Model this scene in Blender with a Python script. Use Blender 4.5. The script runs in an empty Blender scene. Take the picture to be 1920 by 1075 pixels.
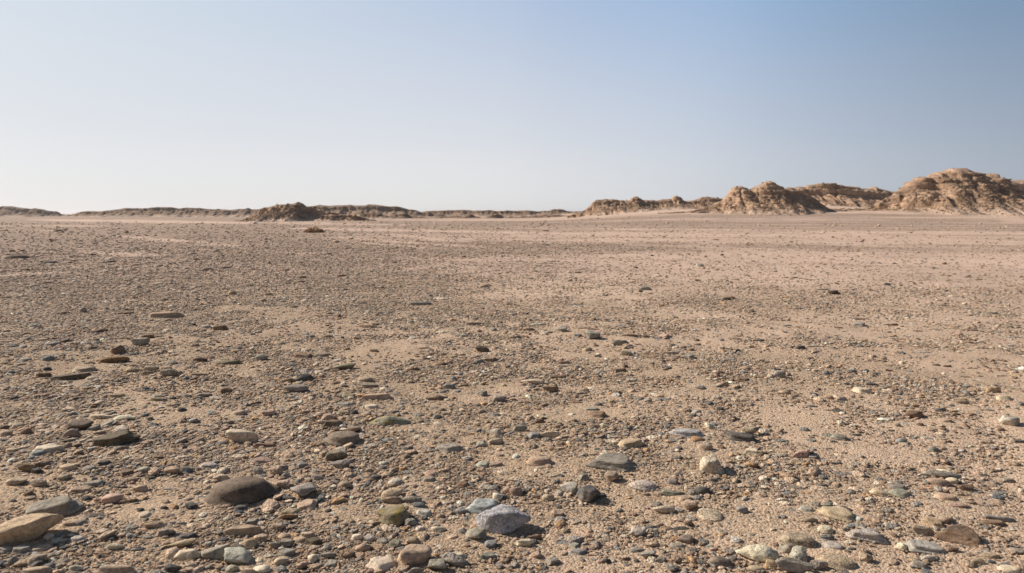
import bpy, bmesh, math, random
import numpy as np

random.seed(7)
rng = np.random.default_rng(7)
R = math.radians
SC = bpy.context.scene
COL = SC.collection

# ------------------------------------------------------------------ camera, sky, sun
FPX, HZ, CAMH = 1280.0, 402.0, 0.90           # focal length in photo pixels, horizon row, eye height
PITCH = math.atan((537.5 - HZ) / FPX)
cam_d = bpy.data.cameras.new("camera")
cam_d.lens, cam_d.sensor_width = 24.0, 36.0
cam_d.clip_start, cam_d.clip_end = 0.05, 12000.0
cam_d.dof.use_dof = True
cam_d.dof.focus_distance = 3.0
cam_d.dof.aperture_fstop = 7.1
cam = bpy.data.objects.new("camera", cam_d)
cam.location = (0, 0, CAMH)
cam.rotation_euler = (R(90) - PITCH, 0, 0)
COL.objects.link(cam)
SC.camera = cam

SUN_AZ, SUN_EL = R(-67), R(33)                 # azimuth clockwise from +Y, the view direction
w = bpy.data.worlds.new("World")
SC.world = w
w.use_nodes = True
nt = w.node_tree
bg = nt.nodes["Background"]
sky = nt.nodes.new("ShaderNodeTexSky")
sky.sky_type = 'NISHITA'
sky.sun_disc = False
sky.sun_elevation = SUN_EL
sky.sun_rotation = SUN_AZ
sky.altitude = 0
sky.air_density = 1.0
sky.dust_density = 0.5
sky.ozone_density = 1.0
# pale dusty air: whiter toward the horizon and toward the sun side, built on direction only
SKYK = 0.10
HZ_COL = [(-1.0, (.95, .94, .93)), (-.6, (.80, .80, .82)), (0.0, (.765, .77, .79)), (.3, (.61, .64, .70)), (.6, (.38, .425, .505)), (1.0, (.30, .33, .40))]
TP_COL = [(-1.0, (.72, .79, .88)), (-.55, (.63, .72, .82)), (0.0, (.455, .56, .735)), (.3, (.315, .46, .675)), (.55, (.18, .30, .465)), (1.0, (.15, .26, .42))]
tcw = nt.nodes.new("ShaderNodeTexCoord")
spw = nt.nodes.new("ShaderNodeSeparateXYZ"); nt.links.new(tcw.outputs["Generated"], spw.inputs[0])
def wmath(op, a, b=None, clamp=False):
    n = nt.nodes.new("ShaderNodeMath"); n.operation = op; n.use_clamp = clamp
    for i, v in enumerate((a, b)):
        if v is None: continue
        if isinstance(v, bpy.types.NodeSocket): nt.links.new(v, n.inputs[i])
        else: n.inputs[i].default_value = v
    return n.outputs[0]
flat = wmath('SQRT', wmath('SUBTRACT', 1.0, wmath('MULTIPLY', spw.outputs[2], spw.outputs[2])))
side = wmath('DIVIDE', spw.outputs[0], wmath('MAXIMUM', flat, .05))
side01 = wmath('MULTIPLY_ADD', side, .5); side01.node.inputs[2].default_value = .5
def wramp(src, stops):
    n = nt.nodes.new("ShaderNodeValToRGB"); e = n.color_ramp.elements; n.color_ramp.interpolation = 'CARDINAL'
    while len(e) < len(stops): e.new(.5)
    for q, (p, c) in zip(e, stops): q.position = p; q.color = (*c, 1)
    nt.links.new(src, n.inputs[0]); return n.outputs[0]
def wmix(a, b, f):
    n = nt.nodes.new("ShaderNodeMix"); n.data_type = 'RGBA'
    nt.links.new(a, n.inputs[6]); nt.links.new(b, n.inputs[7])
    if isinstance(f, float): n.inputs[0].default_value = f
    else: nt.links.new(f, n.inputs[0])
    return n.outputs[2]
hz_c = wramp(side01, [(.5 + .5 * a, c) for a, c in HZ_COL])
tp_c = wramp(side01, [(.5 + .5 * a, c) for a, c in TP_COL])
up = wramp(wmath('MAXIMUM', spw.outputs[2], 0.0), [(0, (0, 0, 0)), (.10, (.22,) * 3), (.30, (1, 1, 1))])
air = wmix(hz_c, tp_c, up)
sca = nt.nodes.new("ShaderNodeVectorMath"); sca.operation = 'SCALE'; sca.inputs["Scale"].default_value = .812 / SKYK
nt.links.new(air, sca.inputs[0])
veil = wramp(wmath('MAXIMUM', spw.outputs[2], 0.0), [(0, (.92,) * 3), (.34, (.92,) * 3), (.75, (.1,) * 3)])
whole = wmix(sky.outputs[0], sca.outputs[0], veil)
# unseen sky behind the camera and overhead, dimmed to cut fill and deepen shadows
ahead = wmath('MULTIPLY_ADD', spw.outputs[1], 1.2, True); ahead.node.inputs[2].default_value = .55
high = wramp(wmath('MAXIMUM', spw.outputs[2], 0.0), [(0, (1,) * 3), (.36, (1,) * 3), (.8, (.55,) * 3)])
dim = wmath('MULTIPLY', wmath('MULTIPLY_ADD', ahead, .5), high); dim.node.inputs[0].links[0].from_node.inputs[2].default_value = .5
sc2 = nt.nodes.new("ShaderNodeVectorMath"); sc2.operation = 'SCALE'
nt.links.new(whole, sc2.inputs[0]); nt.links.new(dim, sc2.inputs["Scale"])
nt.links.new(sc2.outputs[0], bg.inputs[0])
bg.inputs[1].default_value = SKYK

sl = bpy.data.lights.new("sun", 'SUN')
sl.energy = 5.0
sl.angle = R(0.6)
sl.color = (1.0, 0.885, 0.75)
so = bpy.data.objects.new("sun", sl)
sd = (math.sin(SUN_AZ) * math.cos(SUN_EL), math.cos(SUN_AZ) * math.cos(SUN_EL), math.sin(SUN_EL))
from mathutils import Vector, Matrix
so.rotation_euler = Vector(sd).to_track_quat('Z', 'Y').to_euler()
so.location = (-20, 10, 30)
COL.objects.link(so)

SC.view_settings.view_transform = 'Standard'
SC.view_settings.look = 'None'
SC.view_settings.gamma = 1.0
SC.view_settings.exposure = 0.3

# ------------------------------------------------------------------ numeric noise
def _h(ix, iy, iz, seed):
    n = (ix * 374761393 + iy * 668265263 + iz * 2147483647 + seed * 1274126177) & 0xFFFFFFFF
    n = ((n ^ (n >> 13)) * 1274126177) & 0xFFFFFFFF
    n = ((n ^ (n >> 16)) * 2246822519) & 0xFFFFFFFF
    return ((n ^ (n >> 15)) & 0xFFFFFF).astype(np.float64) / 0xFFFFFF * 2 - 1

def vnoise(x, y, z=None, seed=0):
    x = np.asarray(x, float); y = np.asarray(y, float) + 0 * x
    z = np.zeros_like(x) + 0.37 if z is None else np.asarray(z, float) + 0 * x
    ix, iy, iz = (np.floor(v).astype(np.int64) for v in (x, y, z))
    fx, fy, fz = x - ix, y - iy, z - iz
    fx, fy, fz = (f * f * f * (f * (f * 6 - 15) + 10) for f in (fx, fy, fz))
    out = 0
    for dz in (0, 1):
        for dy in (0, 1):
            a = _h(ix, iy + dy, iz + dz, seed); b = _h(ix + 1, iy + dy, iz + dz, seed)
            v = a + (b - a) * fx
            out = out + v * (fy if dy else 1 - fy) * (fz if dz else 1 - fz)
    return out

def fbm(x, y, z=None, o=4, seed=0, gain=.5):
    s, a, t = 0, 1.0, 0
    x = np.asarray(x, float); y = np.asarray(y, float)
    for k in range(o):
        s = s + a * vnoise(x, y, z, seed + k * 17)
        t += a; a *= gain
        x = x * 2.03 + 11.3; y = y * 2.03 + 5.7
        if z is not None: z = z * 2.03 + 3.1
    return s / t

def sst(a, b, x):
    t = np.clip((x - a) / (b - a), 0, 1)
    return t * t * (3 - 2 * t)

# ------------------------------------------------------------------ photo pixel <-> place
cP, sP = math.cos(PITCH), math.sin(PITCH)
def ray(px, py):
    xc = (np.asarray(px, float) - 960) / FPX; yc = (537.5 - np.asarray(py, float)) / FPX
    return xc, yc * sP + cP, yc * cP - sP
def to_px(x, y, z):
    dz = z - CAMH
    d = y * cP - dz * sP; u = y * sP + dz * cP
    d = np.maximum(d, 1e-3)
    return 960 + FPX * x / d, 537.5 - FPX * u / d

def gauss(x, y, cx, cy, sx, sy):
    return np.exp(-((x - cx) / sx) ** 2 - ((y - cy) / sy) ** 2)

def ground_z(x, y):
    x = np.asarray(x, float); y = np.asarray(y, float)
    r = np.hypot(x, y)
    z = 0.024 * fbm(x * 1.1, y * 1.1, o=4, seed=3) * sst(0.6, 2.0, r)
    z = z + 0.05 * fbm(x * .16, y * .2, o=3, seed=5) * sst(4, 14, r)
    z = z + 0.10 * fbm(x * .05, y * .07, o=2, seed=9) * sst(18, 60, r) - 0.02 * sst(5, 20, r)
    # sandy rise in front of the mounds on the east side
    z = z + 1.15 * sst(62, 104, y) * sst(2, 26, x)
    z = z + 1.1 * gauss(x, y, 50, 112, 13, 14) + .5 * gauss(x, y, 27, 108, 12, 9)
    return z

STREAKS = [  # (x0, y0, x1, y1, half thickness, strength) in photo pixels on the plain
    (560, 428, 960, 435, 3.2, 1), (960, 435, 1440, 440, 2.8, 1), (1440, 440, 1930, 452, 4, .8),
    (720, 439, 880, 452, 1.8, .9), (665, 452, 830, 466, 1.8, .8), (1100, 444, 1250, 450, 1.8, .7),
    (1520, 480, 1740, 489, 3.6, 1), (1470, 505, 1790, 521, 3.4, .85), (1790, 521, 1930, 531, 4, .7),
    (1170, 458, 1470, 469, 1.8, .7), (1550, 436, 1630, 440, 2.0, 1), (0, 518, 110, 512, 3.0, .95), (60, 412, 460, 418, 2.2, 1), (640, 445, 900, 462, 2.6, .7),
    (100, 500, 240, 497, 2.4, .5), (170, 473, 300, 478, 4.5, .85), (100, 412, 500, 417, 1.4, .9),
    (500, 417, 760, 421, 2.0, .8), (60, 433, 110, 434, 1.6, .6), (240, 444, 440, 459, 3.2, .8),
    (1130, 408, 1330, 412, 2.5, .8), (1330, 412, 1560, 406, 2.6, .9), (1560, 406, 1930, 418, 2.8, .9),
    (0, 424, 200, 424, 1.4, .6), (1450, 456, 1930, 466, 2.5, .6), (545, 472, 580, 475, 4, .7),
    (930, 552, 1150, 550, 17, 1.2), (1120, 556, 1330, 590, 15, .9), (1330, 596, 1920, 600, 12, .7),
    (1250, 640, 1500, 610, 8, .4), (540, 605, 900, 600, 10, .35), (900, 745, 1150, 700, 12, .5),
    (600, 790, 420, 770, 12, .4), (1560, 830, 1660, 870, 16, .6), (480, 900, 660, 870, 12, .6),
    (130, 1000, 330, 940, 12, .35), (1200, 950, 1330, 1000, 10, .4), (1600, 700, 1800, 780, 12, .3),
]
def sandiness(x, y):
    """0 = gravel, 1 = bare sand"""
    x = np.asarray(x, float); y = np.asarray(y, float)
    r = np.hypot(x, y)
    u, v = to_px(x, np.maximum(y, .05), 0 * x)
    n1 = fbm(x * .55 + .3 * y, y * .8, o=4, seed=21)
    n2 = fbm(x * .035, y * .16 + x * .02, o=4, seed=23)
    base = .40 + .55 * n1 * (1 - .25 * sst(3, 6, r) - .4 * sst(6, 25, r)) + (.45 + .4 * sst(-.3, .3, x / np.maximum(r, .1))) * n2 * sst(5, 20, r)
    base = base + .34 * sst(-.6, .35, x / np.maximum(r, .1)) - .27
    base = base - .16 * sst(25, 60, r) + .5 * sst(84, 94, y) * sst(-60, -30, x) + .25 * gauss(x, y, 1.5, 10, 6, 5) + .2 * gauss(x, y, 9, 13, 7, 5)
    s = sst(.25, .85, base)
    for x0, y0, x1, y1, t, k in STREAKS:
        dx, dy = x1 - x0, y1 - y0
        q = np.clip(((u - x0) * dx + (v - y0) * dy) / (dx * dx + dy * dy), 0, 1)
        ax = (u - x0 - q * dx) * .12; ay = v - y0 - q * dy
        wob = t * (1 + .5 * vnoise(u * .03, v * .06, seed=31)) * (.45 + .55 * np.sin(math.pi * np.clip(q, .04, .96)))
        m = np.exp(-(ax * ax + ay * ay) / (wob * wob)) * k
        s = s + (1 - s) * m
    return np.clip(s, 0, 1)

# ------------------------------------------------------------------ node helpers
def new_mat(name):
    m = bpy.data.materials.new(name); m.use_nodes = True
    t = m.node_tree
    b = t.nodes["Principled BSDF"]
    b.inputs["Specular IOR Level"].default_value = .25
    b.inputs["Roughness"].default_value = .9
    return m, t, b
def N(t, kind, **k):
    n = t.nodes.new(kind)
    for a, v in k.items():
        if a.startswith('i_'): n.inputs[a[2:].replace('_', ' ')].default_value = v
        else: setattr(n, a, v)
    return n
def mixc(t, a, b, f, blend='MIX'):
    n = t.nodes.new("ShaderNodeMix"); n.data_type = 'RGBA'; n.blend_type = blend
    for s, v in ((6, a), (7, b), (0, f)):
        if isinstance(v, bpy.types.NodeSocket): t.links.new(v, n.inputs[s])
        elif isinstance(v, tuple): n.inputs[s].default_value = (*v, 1)
        else: n.inputs[s].default_value = v
    return n.outputs[2]
def ramp(t, src, stops, interp='LINEAR'):
    n = t.nodes.new("ShaderNodeValToRGB"); r_ = n.color_ramp; r_.interpolation = interp
    while len(r_.elements) < len(stops): r_.elements.new(.5)
    for e, (p, c) in zip(r_.elements, stops):
        e.position = p; e.color = (*c, 1) if isinstance(c, tuple) else (c, c, c, 1)
    t.links.new(src, n.inputs[0])
    return n.outputs[0]
def noise(t, vec, scale, detail=4, rough=.55, out=0):
    n = N(t, "ShaderNodeTexNoise"); n.inputs["Scale"].default_value = scale
    n.inputs["Detail"].default_value = detail; n.inputs["Roughness"].default_value = rough
    t.links.new(vec, n.inputs["Vector"]); return n.outputs[out]
def math_(t, op, a, b=None, c=None):
    n = N(t, "ShaderNodeMath", operation=op)
    for i, v in enumerate((a, b, c)):
        if v is None: continue
        if isinstance(v, bpy.types.NodeSocket): t.links.new(v, n.inputs[i])
        else: n.inputs[i].default_value = v
    return n.outputs[0]
def bump(t, h, strength, dist, prev=None):
    n = N(t, "ShaderNodeBump"); n.inputs["Strength"].default_value = strength
    n.inputs["Distance"].default_value = dist; t.links.new(h, n.inputs["Height"])
    if prev is not None: t.links.new(prev, n.inputs["Normal"])
    return n.outputs[0]
def mapping(t, vec, scale):
    n = N(t, "ShaderNodeMapping"); n.inputs["Scale"].default_value = scale
    t.links.new(vec, n.inputs[0]); return n.outputs[0]

# ------------------------------------------------------------------ materials
SAND = (.46, .345, .262)
def ground_material():
    m, t, b = new_mat("desert_ground")
    geo = N(t, "ShaderNodeNewGeometry"); P = geo.outputs["Position"]
    at = N(t, "ShaderNodeAttribute"); at.attribute_name = "sand"; S = at.outputs["Fac"]
    far = N(t, "ShaderNodeAttribute"); far.attribute_name = "reach"; F = far.outputs["Fac"]
    # sand grains
    vg = N(t, "ShaderNodeTexVoronoi"); vg.inputs["Scale"].default_value = 330; t.links.new(P, vg.inputs["Vector"])
    grain = ramp(t, N_sep(t, vg.outputs["Color"]), [(0, (.20, .14, .095)), (.3, (.38, .275, .19)), (.6, (.50, .375, .275)), (.85, (.58, .455, .35)), (1, (.74, .62, .49))])
    vc = N(t, "ShaderNodeTexVoronoi"); vc.inputs["Scale"].default_value = 120; t.links.new(P, vc.inputs["Vector"])
    chip = ramp(t, N_sep(t, vc.outputs["Color"]), [(0, (.11, .095, .08)), (.12, (.25, .22, .19)), (.3, (.31, .225, .16)), (.55, (.41, .305, .22)), (.75, (.50, .385, .28)), (.9, (.52, .32, .18)), (1, (.64, .55, .44))], 'CONSTANT')
    near = mixc(t, grain, chip, .42)
    # pebbles seen from far: darker, greyer than sand
    vp = N(t, "ShaderNodeTexVoronoi"); vp.inputs["Scale"].default_value = 22; t.links.new(P, vp.inputs["Vector"])
    farg = ramp(t, N_sep(t, vp.outputs["Color"]), [(0, (.14, .103, .08)), (.25, (.26, .19, .145)), (.55, (.36, .268, .208)), (.85, (.45, .34, .27)), (1, (.58, .47, .38))])
    farg2 = mixc(t, farg, (.36, .267, .208), .35)
    vq = N(t, "ShaderNodeTexVoronoi"); vq.inputs["Scale"].default_value = 5.5; t.links.new(P, vq.inputs["Vector"])
    farg2 = mixc(t, farg2, ramp(t, N_sep(t, vq.outputs["Color"]), [(0, .62), (.2, .86), (.6, 1.0), (.9, 1.12), (1, 1.3)]), 1.0, 'MULTIPLY')
    grav = mixc(t, near, farg2, math_(t, 'MULTIPLY', F, .8))
    sandc = mixc(t, (.60, .455, .355), near, .32)
    sandf = mixc(t, sandc, (.58, .44, .35), math_(t, 'MULTIPLY', F, .6))
    c = mixc(t, grav, sandf, S)
    big = noise(t, P, .35, 5)
    c = mixc(t, c, ramp(t, big, [(.25, .84), (.75, 1.10)]), 1.0, 'MULTIPLY')
    mid = noise(t, P, 3.1, 6, .65)
    c = mixc(t, c, ramp(t, mid, [(.3, .86), (.7, 1.08)]), 1.0, 'MULTIPLY')
    c = mixc(t, c, ramp(t, noise(t, P, 60, 3, .6), [(.3, .84), (.7, 1.14)]), 1.0, 'MULTIPLY')
    c = mixc(t, c, mixc(t, (1.20, 1.18, 1.13), (1.08, 1.06, 1.07), F), 1.0, 'MULTIPLY')
    t.links.new(c, b.inputs["Base Color"])
    b.inputs["Roughness"].default_value = .95
    b.inputs["Specular IOR Level"].default_value = .12
    inv = math_(t, 'SUBTRACT', 1.0, S)
    g1 = bump(t, noise(t, P, 420, 3, .6), .55, .003)
    g2 = bump(t, vg.outputs["Distance"], .6, -.0022, g1)
    g3 = bump(t, vc.outputs["Distance"], .8, -.0045, g2)
    # coarse relief of the gravel far off
    h = math_(t, 'MULTIPLY', math_(t, 'MULTIPLY', vp.outputs["Distance"], inv), F)
    g4 = bump(t, h, .5, -.02, g3)
    h2 = math_(t, 'MULTIPLY', noise(t, P, 7, 6, .7), math_(t, 'ADD', .25, math_(t, 'MULTIPLY', inv, F)))
    g5 = bump(t, h2, .7, .05, g4)
    t.links.new(g5, b.inputs["Normal"])
    return m
def N_sep(t, col):
    n = t.nodes.new("ShaderNodeSeparateColor"); t.links.new(col, n.inputs[0]); return n.outputs[0]

def stone_material(name, kind):
    m, t, b = new_mat(name)
    oi = N(t, "ShaderNodeObjectInfo")
    tc = N(t, "ShaderNodeTexCoord")
    add = N(t, "ShaderNodeVectorMath", operation='ADD')
    sc = N(t, "ShaderNodeVectorMath", operation='SCALE'); sc.inputs["Scale"].default_value = 13.7
    cb = N(t, "ShaderNodeCombineXYZ"); t.links.new(oi.outputs["Random"], cb.inputs[0]); t.links.new(oi.outputs["Random"], cb.inputs[1])
    t.links.new(cb.outputs[0], sc.inputs[0]); t.links.new(tc.outputs["Object"], add.inputs[0]); t.links.new(sc.outputs[0], add.inputs[1])
    P = add.outputs[0]
    base = oi.outputs["Color"]
    n1 = noise(t, P, 28, 6, .65)
    c = mixc(t, base, ramp(t, n1, [(.28, .70), (.72, 1.25)]), 1.0, 'MULTIPLY')
    n2 = noise(t, P, 9, 4, .6)
    dust = ramp(t, n2, [(.50, 0.0), (.68, .28)])
    c = mixc(t, c, (.44, .34, .26), dust)
    n4 = noise(t, P, 85, 6, .7)
    c = mixc(t, c, ramp(t, n4, [(.34, .72), (.5, 1.0), (.68, 1.22)]), 1.0, 'MULTIPLY')
    cr = noise(t, P, 16, 5, .6)
    crack = ramp(t, math_(t, 'ABSOLUTE', math_(t, 'SUBTRACT', cr, .5)), [(0.0, .55), (.012, 1.0)])
    c = mixc(t, c, crack, .8, 'MULTIPLY')
    n3 = noise(t, P, 260, 3, .6)
    c = mixc(t, c, ramp(t, n3, [(.3, .78), (.7, 1.18)]), 1.0, 'MULTIPLY')
    nb = bump(t, n3, .35, .0012)
    nb = bump(t, n1, .6, .007, nb)
    nb = bump(t, n4, .6, .003, nb)
    nb = bump(t, crack, .6, .003, nb)
    if kind == 'layer':
        Q = mapping(t, P, (6, 9, 150))
        ly = noise(t, Q, 1.0, 4, .6)
        nb = bump(t, ly, .7, .006, nb)
        c = mixc(t, c, ramp(t, ly, [(.3, .74), (.7, 1.2)]), 1.0, 'MULTIPLY')
    if kind == 'speckle':
        v = N(t, "ShaderNodeTexVoronoi"); v.inputs["Scale"].default_value = 240; t.links.new(P, v.inputs["Vector"])
        sp = ramp(t, N_sep(t, v.outputs["Color"]), [(0, .62), (.25, .95), (.7, 1.1), (1, 1.35)])
        c = mixc(t, c, sp, 1.0, 'MULTIPLY')
        pit = noise(t, P, 55, 5, .7)
        nb = bump(t, pit, .8, .008, nb)
    if kind == 'lichen':
        l = noise(t, P, 38, 5, .7)
        c = mixc(t, c, (.40, .29, .07), ramp(t, l, [(.50, 0.0), (.62, .75)]))
    t.links.new(c, b.inputs["Base Color"])
    t.links.new(nb, b.inputs["Normal"])
    b.inputs["Roughness"].default_value = .82
    return m
def pebble_material():
    m, t, b = new_mat("gravel_pebble")
    a = N(t, "ShaderNodeAttribute"); a.attribute_type = 'INSTANCER'; a.attribute_name = "tint"
    tc = N(t, "ShaderNodeTexCoord")
    n = noise(t, tc.outputs["Object"], 2.3, 4, .65)
    c = mixc(t, a.outputs["Color"], ramp(t, n, [(.3, .74), (.7, 1.2)]), 1.0, 'MULTIPLY')
    t.links.new(c, b.inputs["Base Color"])
    t.links.new(bump(t, n, .6, .12), b.inputs["Normal"])
    b.inputs["Roughness"].default_value = .85
    return m
def hill_material(name, tone=1.0, warm=(1, 1, 1)):
    m, t, b = new_mat(name)
    geo = N(t, "ShaderNodeNewGeometry"); P = geo.outputs["Position"]
    wv = noise(t, P, .25, 3, .5)
    Q = mapping(t, P, (.10, .10, 3.0))
    st = noise(t, Q, 1.0, 6, .62)
    def T(c): return tuple(v * tone * k for v, k in zip(c, warm))
    c = ramp(t, st, [(.25, T((.175, .115, .075))), (.42, T((.30, .21, .147))), (.52, T((.255, .18, .126))), (.62, T((.385, .28, .2))), (.8, T((.27, .19, .133)))])
    # soft sand caught on gentle slopes
    sz = N(t, "ShaderNodeSeparateXYZ"); t.links.new(geo.outputs["Normal"], sz.inputs[0])
    at = N(t, "ShaderNodeAttribute"); at.attribute_name = "low"
    sandy = math_(t, 'MULTIPLY', ramp(t, sz.outputs[2], [(.75, 0.0), (.93, .8)]), ramp(t, noise(t, P, .5, 5, .7), [(.35, .25), (.6, 1.0)]))
    c = mixc(t, c, (.44, .32, .24), sandy)
    c = mixc(t, c, (.60, .45, .35), at.outputs["Fac"])
    c = mixc(t, c, ramp(t, noise(t, P, .28, 4, .6), [(.33, .66), (.5, 1.0), (.68, 1.22)]), 1.0, 'MULTIPLY')
    r1 = noise(t, P, 1.6, 8, .72)
    c = mixc(t, c, ramp(t, r1, [(.3, .68), (.7, 1.22)]), 1.0, 'MULTIPLY')
    t.links.new(c, b.inputs["Base Color"])
    nb = bump(t, r1, .9, .5)
    nb = bump(t, st, .7, .35, nb)
    t.links.new(nb, b.inputs["Normal"])
    b.inputs["Specular IOR Level"].default_value = .08
    return m

MATS = {k: stone_material("stone_" + k, k) for k in ('smooth', 'layer', 'speckle', 'lichen')}
M_GROUND = ground_material()
M_PEB = pebble_material()

def mesh_from(name, co, faces, smooth=True):
    me = bpy.data.meshes.new(name)
    faces = np.asarray(faces, np.int32)
    me.vertices.add(len(co)); me.vertices.foreach_set("co", np.asarray(co, np.float32).ravel())
    k = faces.shape[1]
    me.loops.add(faces.size); me.loops.foreach_set("vertex_index", faces.ravel())
    me.polygons.add(len(faces)); me.polygons.foreach_set("loop_start", np.arange(0, faces.size, k, dtype=np.int32))
    me.polygons.foreach_set("use_smooth", np.full(len(faces), smooth))
    me.update(calc_edges=True); me.validate()
    return me
def add_attr(me, name, vals):
    a = me.attributes.new(name, 'FLOAT', 'POINT'); a.data.foreach_set("value", np.asarray(vals, np.float32))
def link(name, me, mat=None, parent=None):
    o = bpy.data.objects.new(name, me); COL.objects.link(o)
    if mat: me.materials.append(mat)
    if parent: o.parent = parent
    return o
def tag(o, label=None, cat=None, group=None, kind=None):
    for k, v in (('label', label), ('category', cat), ('group', group), ('kind', kind)):
        if v: o[k] = v

# ------------------------------------------------------------------ the plain
def build_ground():
    rr = [0.0] ; r = .35
    rs = []
    while r < 2600:
        rs.append(r); r *= 1.0115 if r < 200 else 1.05
    rs = np.array(rs)
    az = np.concatenate([np.linspace(-46, 46, 560), np.linspace(46, 314, 70)[1:-1]])
    az = np.radians(az); n = len(az)
    RR, AA = np.meshgrid(rs, az, indexing='ij')
    x = RR * np.sin(AA); y = RR * np.cos(AA)
    z = ground_z(x.ravel(), y.ravel()).reshape(x.shape)
    s = sandiness(x.ravel(), y.ravel())
    near = sst(9, 5, RR)
    z = z + .008 * near * fbm(x * 6, y * 6, o=4, seed=41)
    co = np.column_stack([x.ravel(), y.ravel(), z.ravel()])
    co = np.vstack([co, [[0, 0, 0]]])
    m = len(rs)
    i = np.arange(m - 1)[:, None]; j = np.arange(n)[None, :]; j2 = (j + 1) % n
    f = np.stack([i * n + j + 0 * j2, i * n + j2, (i + 1) * n + j2, (i + 1) * n + j], -1).reshape(-1, 4)
    me = mesh_from("ground", co, f[:, ::-1])
    add_attr(me, "sand", np.append(s, .3))
    add_attr(me, "reach", np.append(sst(2.5, 13, RR).ravel(), 0))
    o = link("ground", me, M_GROUND)
    tag(o, "wide stony desert plain of sand and gravel running to the hills", None, None, "structure")
build_ground()

# ------------------------------------------------------------------ pebbles and stones: shapes
def ico(sub):
    bm = bmesh.new(); bmesh.ops.create_icosphere(bm, subdivisions=sub, radius=1)
    co = np.array([v.co[:] for v in bm.verts]); f = np.array([[v.index for v in p.verts] for p in bm.faces])
    bm.free(); return co, f
ICO = {k: ico(k) for k in (2, 3, 4, 5)}
def unit(v): return v / np.linalg.norm(v, axis=-1, keepdims=True)
def rock_points(kind, seed, sub=4):
    """unit-size rock, [-1,1] in each axis"""
    g = np.random.default_rng(seed)
    u, f = ICO[sub]
    if kind == 'o':    n, p, lo, hi, na = 12, 5, .82, 1.1, .035
    elif kind == 'f':  n, p, lo, hi, na = 12, 4.5, .85, 1.08, .03
    elif kind == 'l':  n, p, lo, hi, na = 12, 6, .82, 1.08, .05
    elif kind == 's':  n, p, lo, hi, na = 8, 13, .78, 1.12, .05
    else:              n, p, lo, hi, na = 10, 14, .72, 1.12, .055
    if kind in 'sf':
        k = n - 3
        th = np.sort(g.uniform(0, 2 * math.pi / k * .9, k) + np.arange(k) * 2 * math.pi / k)
        nn = np.column_stack([np.cos(th), np.sin(th), g.uniform(-.05, .38, k)])
        nn = np.vstack([nn, [g.uniform(-.13, .13), g.uniform(-.2, .1), 1], [0, 0, -1], [g.uniform(-.6, .6), g.uniform(-.6, .1), .8]])
    else:
        i = np.arange(n) + .5
        ph = np.arccos(1 - 2 * i / n); th = math.pi * (1 + 5 ** .5) * i
        nn = np.column_stack([np.cos(th) * np.sin(ph), np.sin(th) * np.sin(ph), np.cos(ph)]) + g.normal(0, .28, (n, 3))
        q = unit(g.normal(0, 1, (4,))); w_, a, b_, c = q
        M = np.array([[1-2*(b_*b_+c*c), 2*(a*b_-c*w_), 2*(a*c+b_*w_)], [2*(a*b_+c*w_), 1-2*(a*a+c*c), 2*(b_*c-a*w_)], [2*(a*c-b_*w_), 2*(b_*c+a*w_), 1-2*(a*a+b_*b_)]])
        nn = nn @ M.T
    nn = unit(nn); d = g.uniform(lo, hi, len(nn))
    if kind in 'sf': d[-3] = .58; d[-2] = .6; d[-1] = max(d[-1], .92)
    if kind == 'a': nn = np.vstack([nn, unit(np.array([g.uniform(-.25, .25), g.uniform(-.3, .1), 1.]))]); d = np.append(d, .68)
    dots = np.maximum(u @ nn.T, 0) / d
    r = (np.sum(dots ** p, 1) + 1e-6) ** (-1 / p)
    r = np.minimum(r, 1.6)
    o = g.uniform(-50, 50, 3)
    nz = fbm(u[:, 0] * 1.6 + o[0], u[:, 1] * 1.6 + o[1], u[:, 2] * 1.6 + o[2], o=4, seed=seed % 97)
    r = r * (1 + na * 2.2 * nz)
    if kind in 'asl':
        fz = fbm(u[:, 0] * 4 + o[1], u[:, 1] * 4 + o[2], u[:, 2] * 6 + o[0], o=3, seed=seed % 89)
        r = r * (1 + .035 * fz)
    co = u * r[:, None]
    mn, mx = co.min(0), co.max(0)
    co = (co - (mn + mx) / 2) / ((mx - mn) / 2)
    k = 1 / np.maximum(.84, np.sqrt(np.clip(1 - .85 * np.minimum(co[:, 2] - .1, 0) ** 2, 0, 1)))
    co[:, :2] *= k[:, None]
    mn, mx = co.min(0), co.max(0)
    return (co - (mn + mx) / 2) / ((mx - mn) / 2), f

COLS = {
 'db': ((.12, .093, .07), 'dark brown'), 'dg': ((.10, .098, .098), 'dark grey'), 'g': ((.29, .268, .24), 'grey'),
 'g2': ((.25, .205, .17), 'brownish grey'), 'lg': ((.42, .395, .36), 'pale grey'), 'wl': ((.37, .392, .405), 'whitish'), 'bg': ((.245, .248, .245), 'blue grey'),
 'bl': ((.115, .132, .15), 'dark blue'), 't': ((.40, .315, .24), 'tan'), 'lt': ((.56, .475, .385), 'cream'),
 'y': ((.46, .36, .245), 'ochre'), 'y2': ((.55, .45, .33), 'pale yellow'), 'o': ((.47, .29, .165), 'orange'),
 'w': ((.70, .63, .53), 'whitish'), 'ol': ((.235, .205, .15), 'olive'), 'b': ((.225, .155, .112), 'brown'),
 'rb': ((.23, .135, .075), 'rusty'), 'p': ((.43, .31, .255), 'pinkish'), 'gg': ((.26, .255, .215), 'greenish grey'),
}
SHN = {'o': 'oval pebble', 'f': 'flat pebble', 's': 'angular slab', 'a': 'blocky stone', 'l': 'long narrow stone'}
DEP = {'o': .72, 'f': .72, 's': .62, 'a': .85, 'l': .38}

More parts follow.
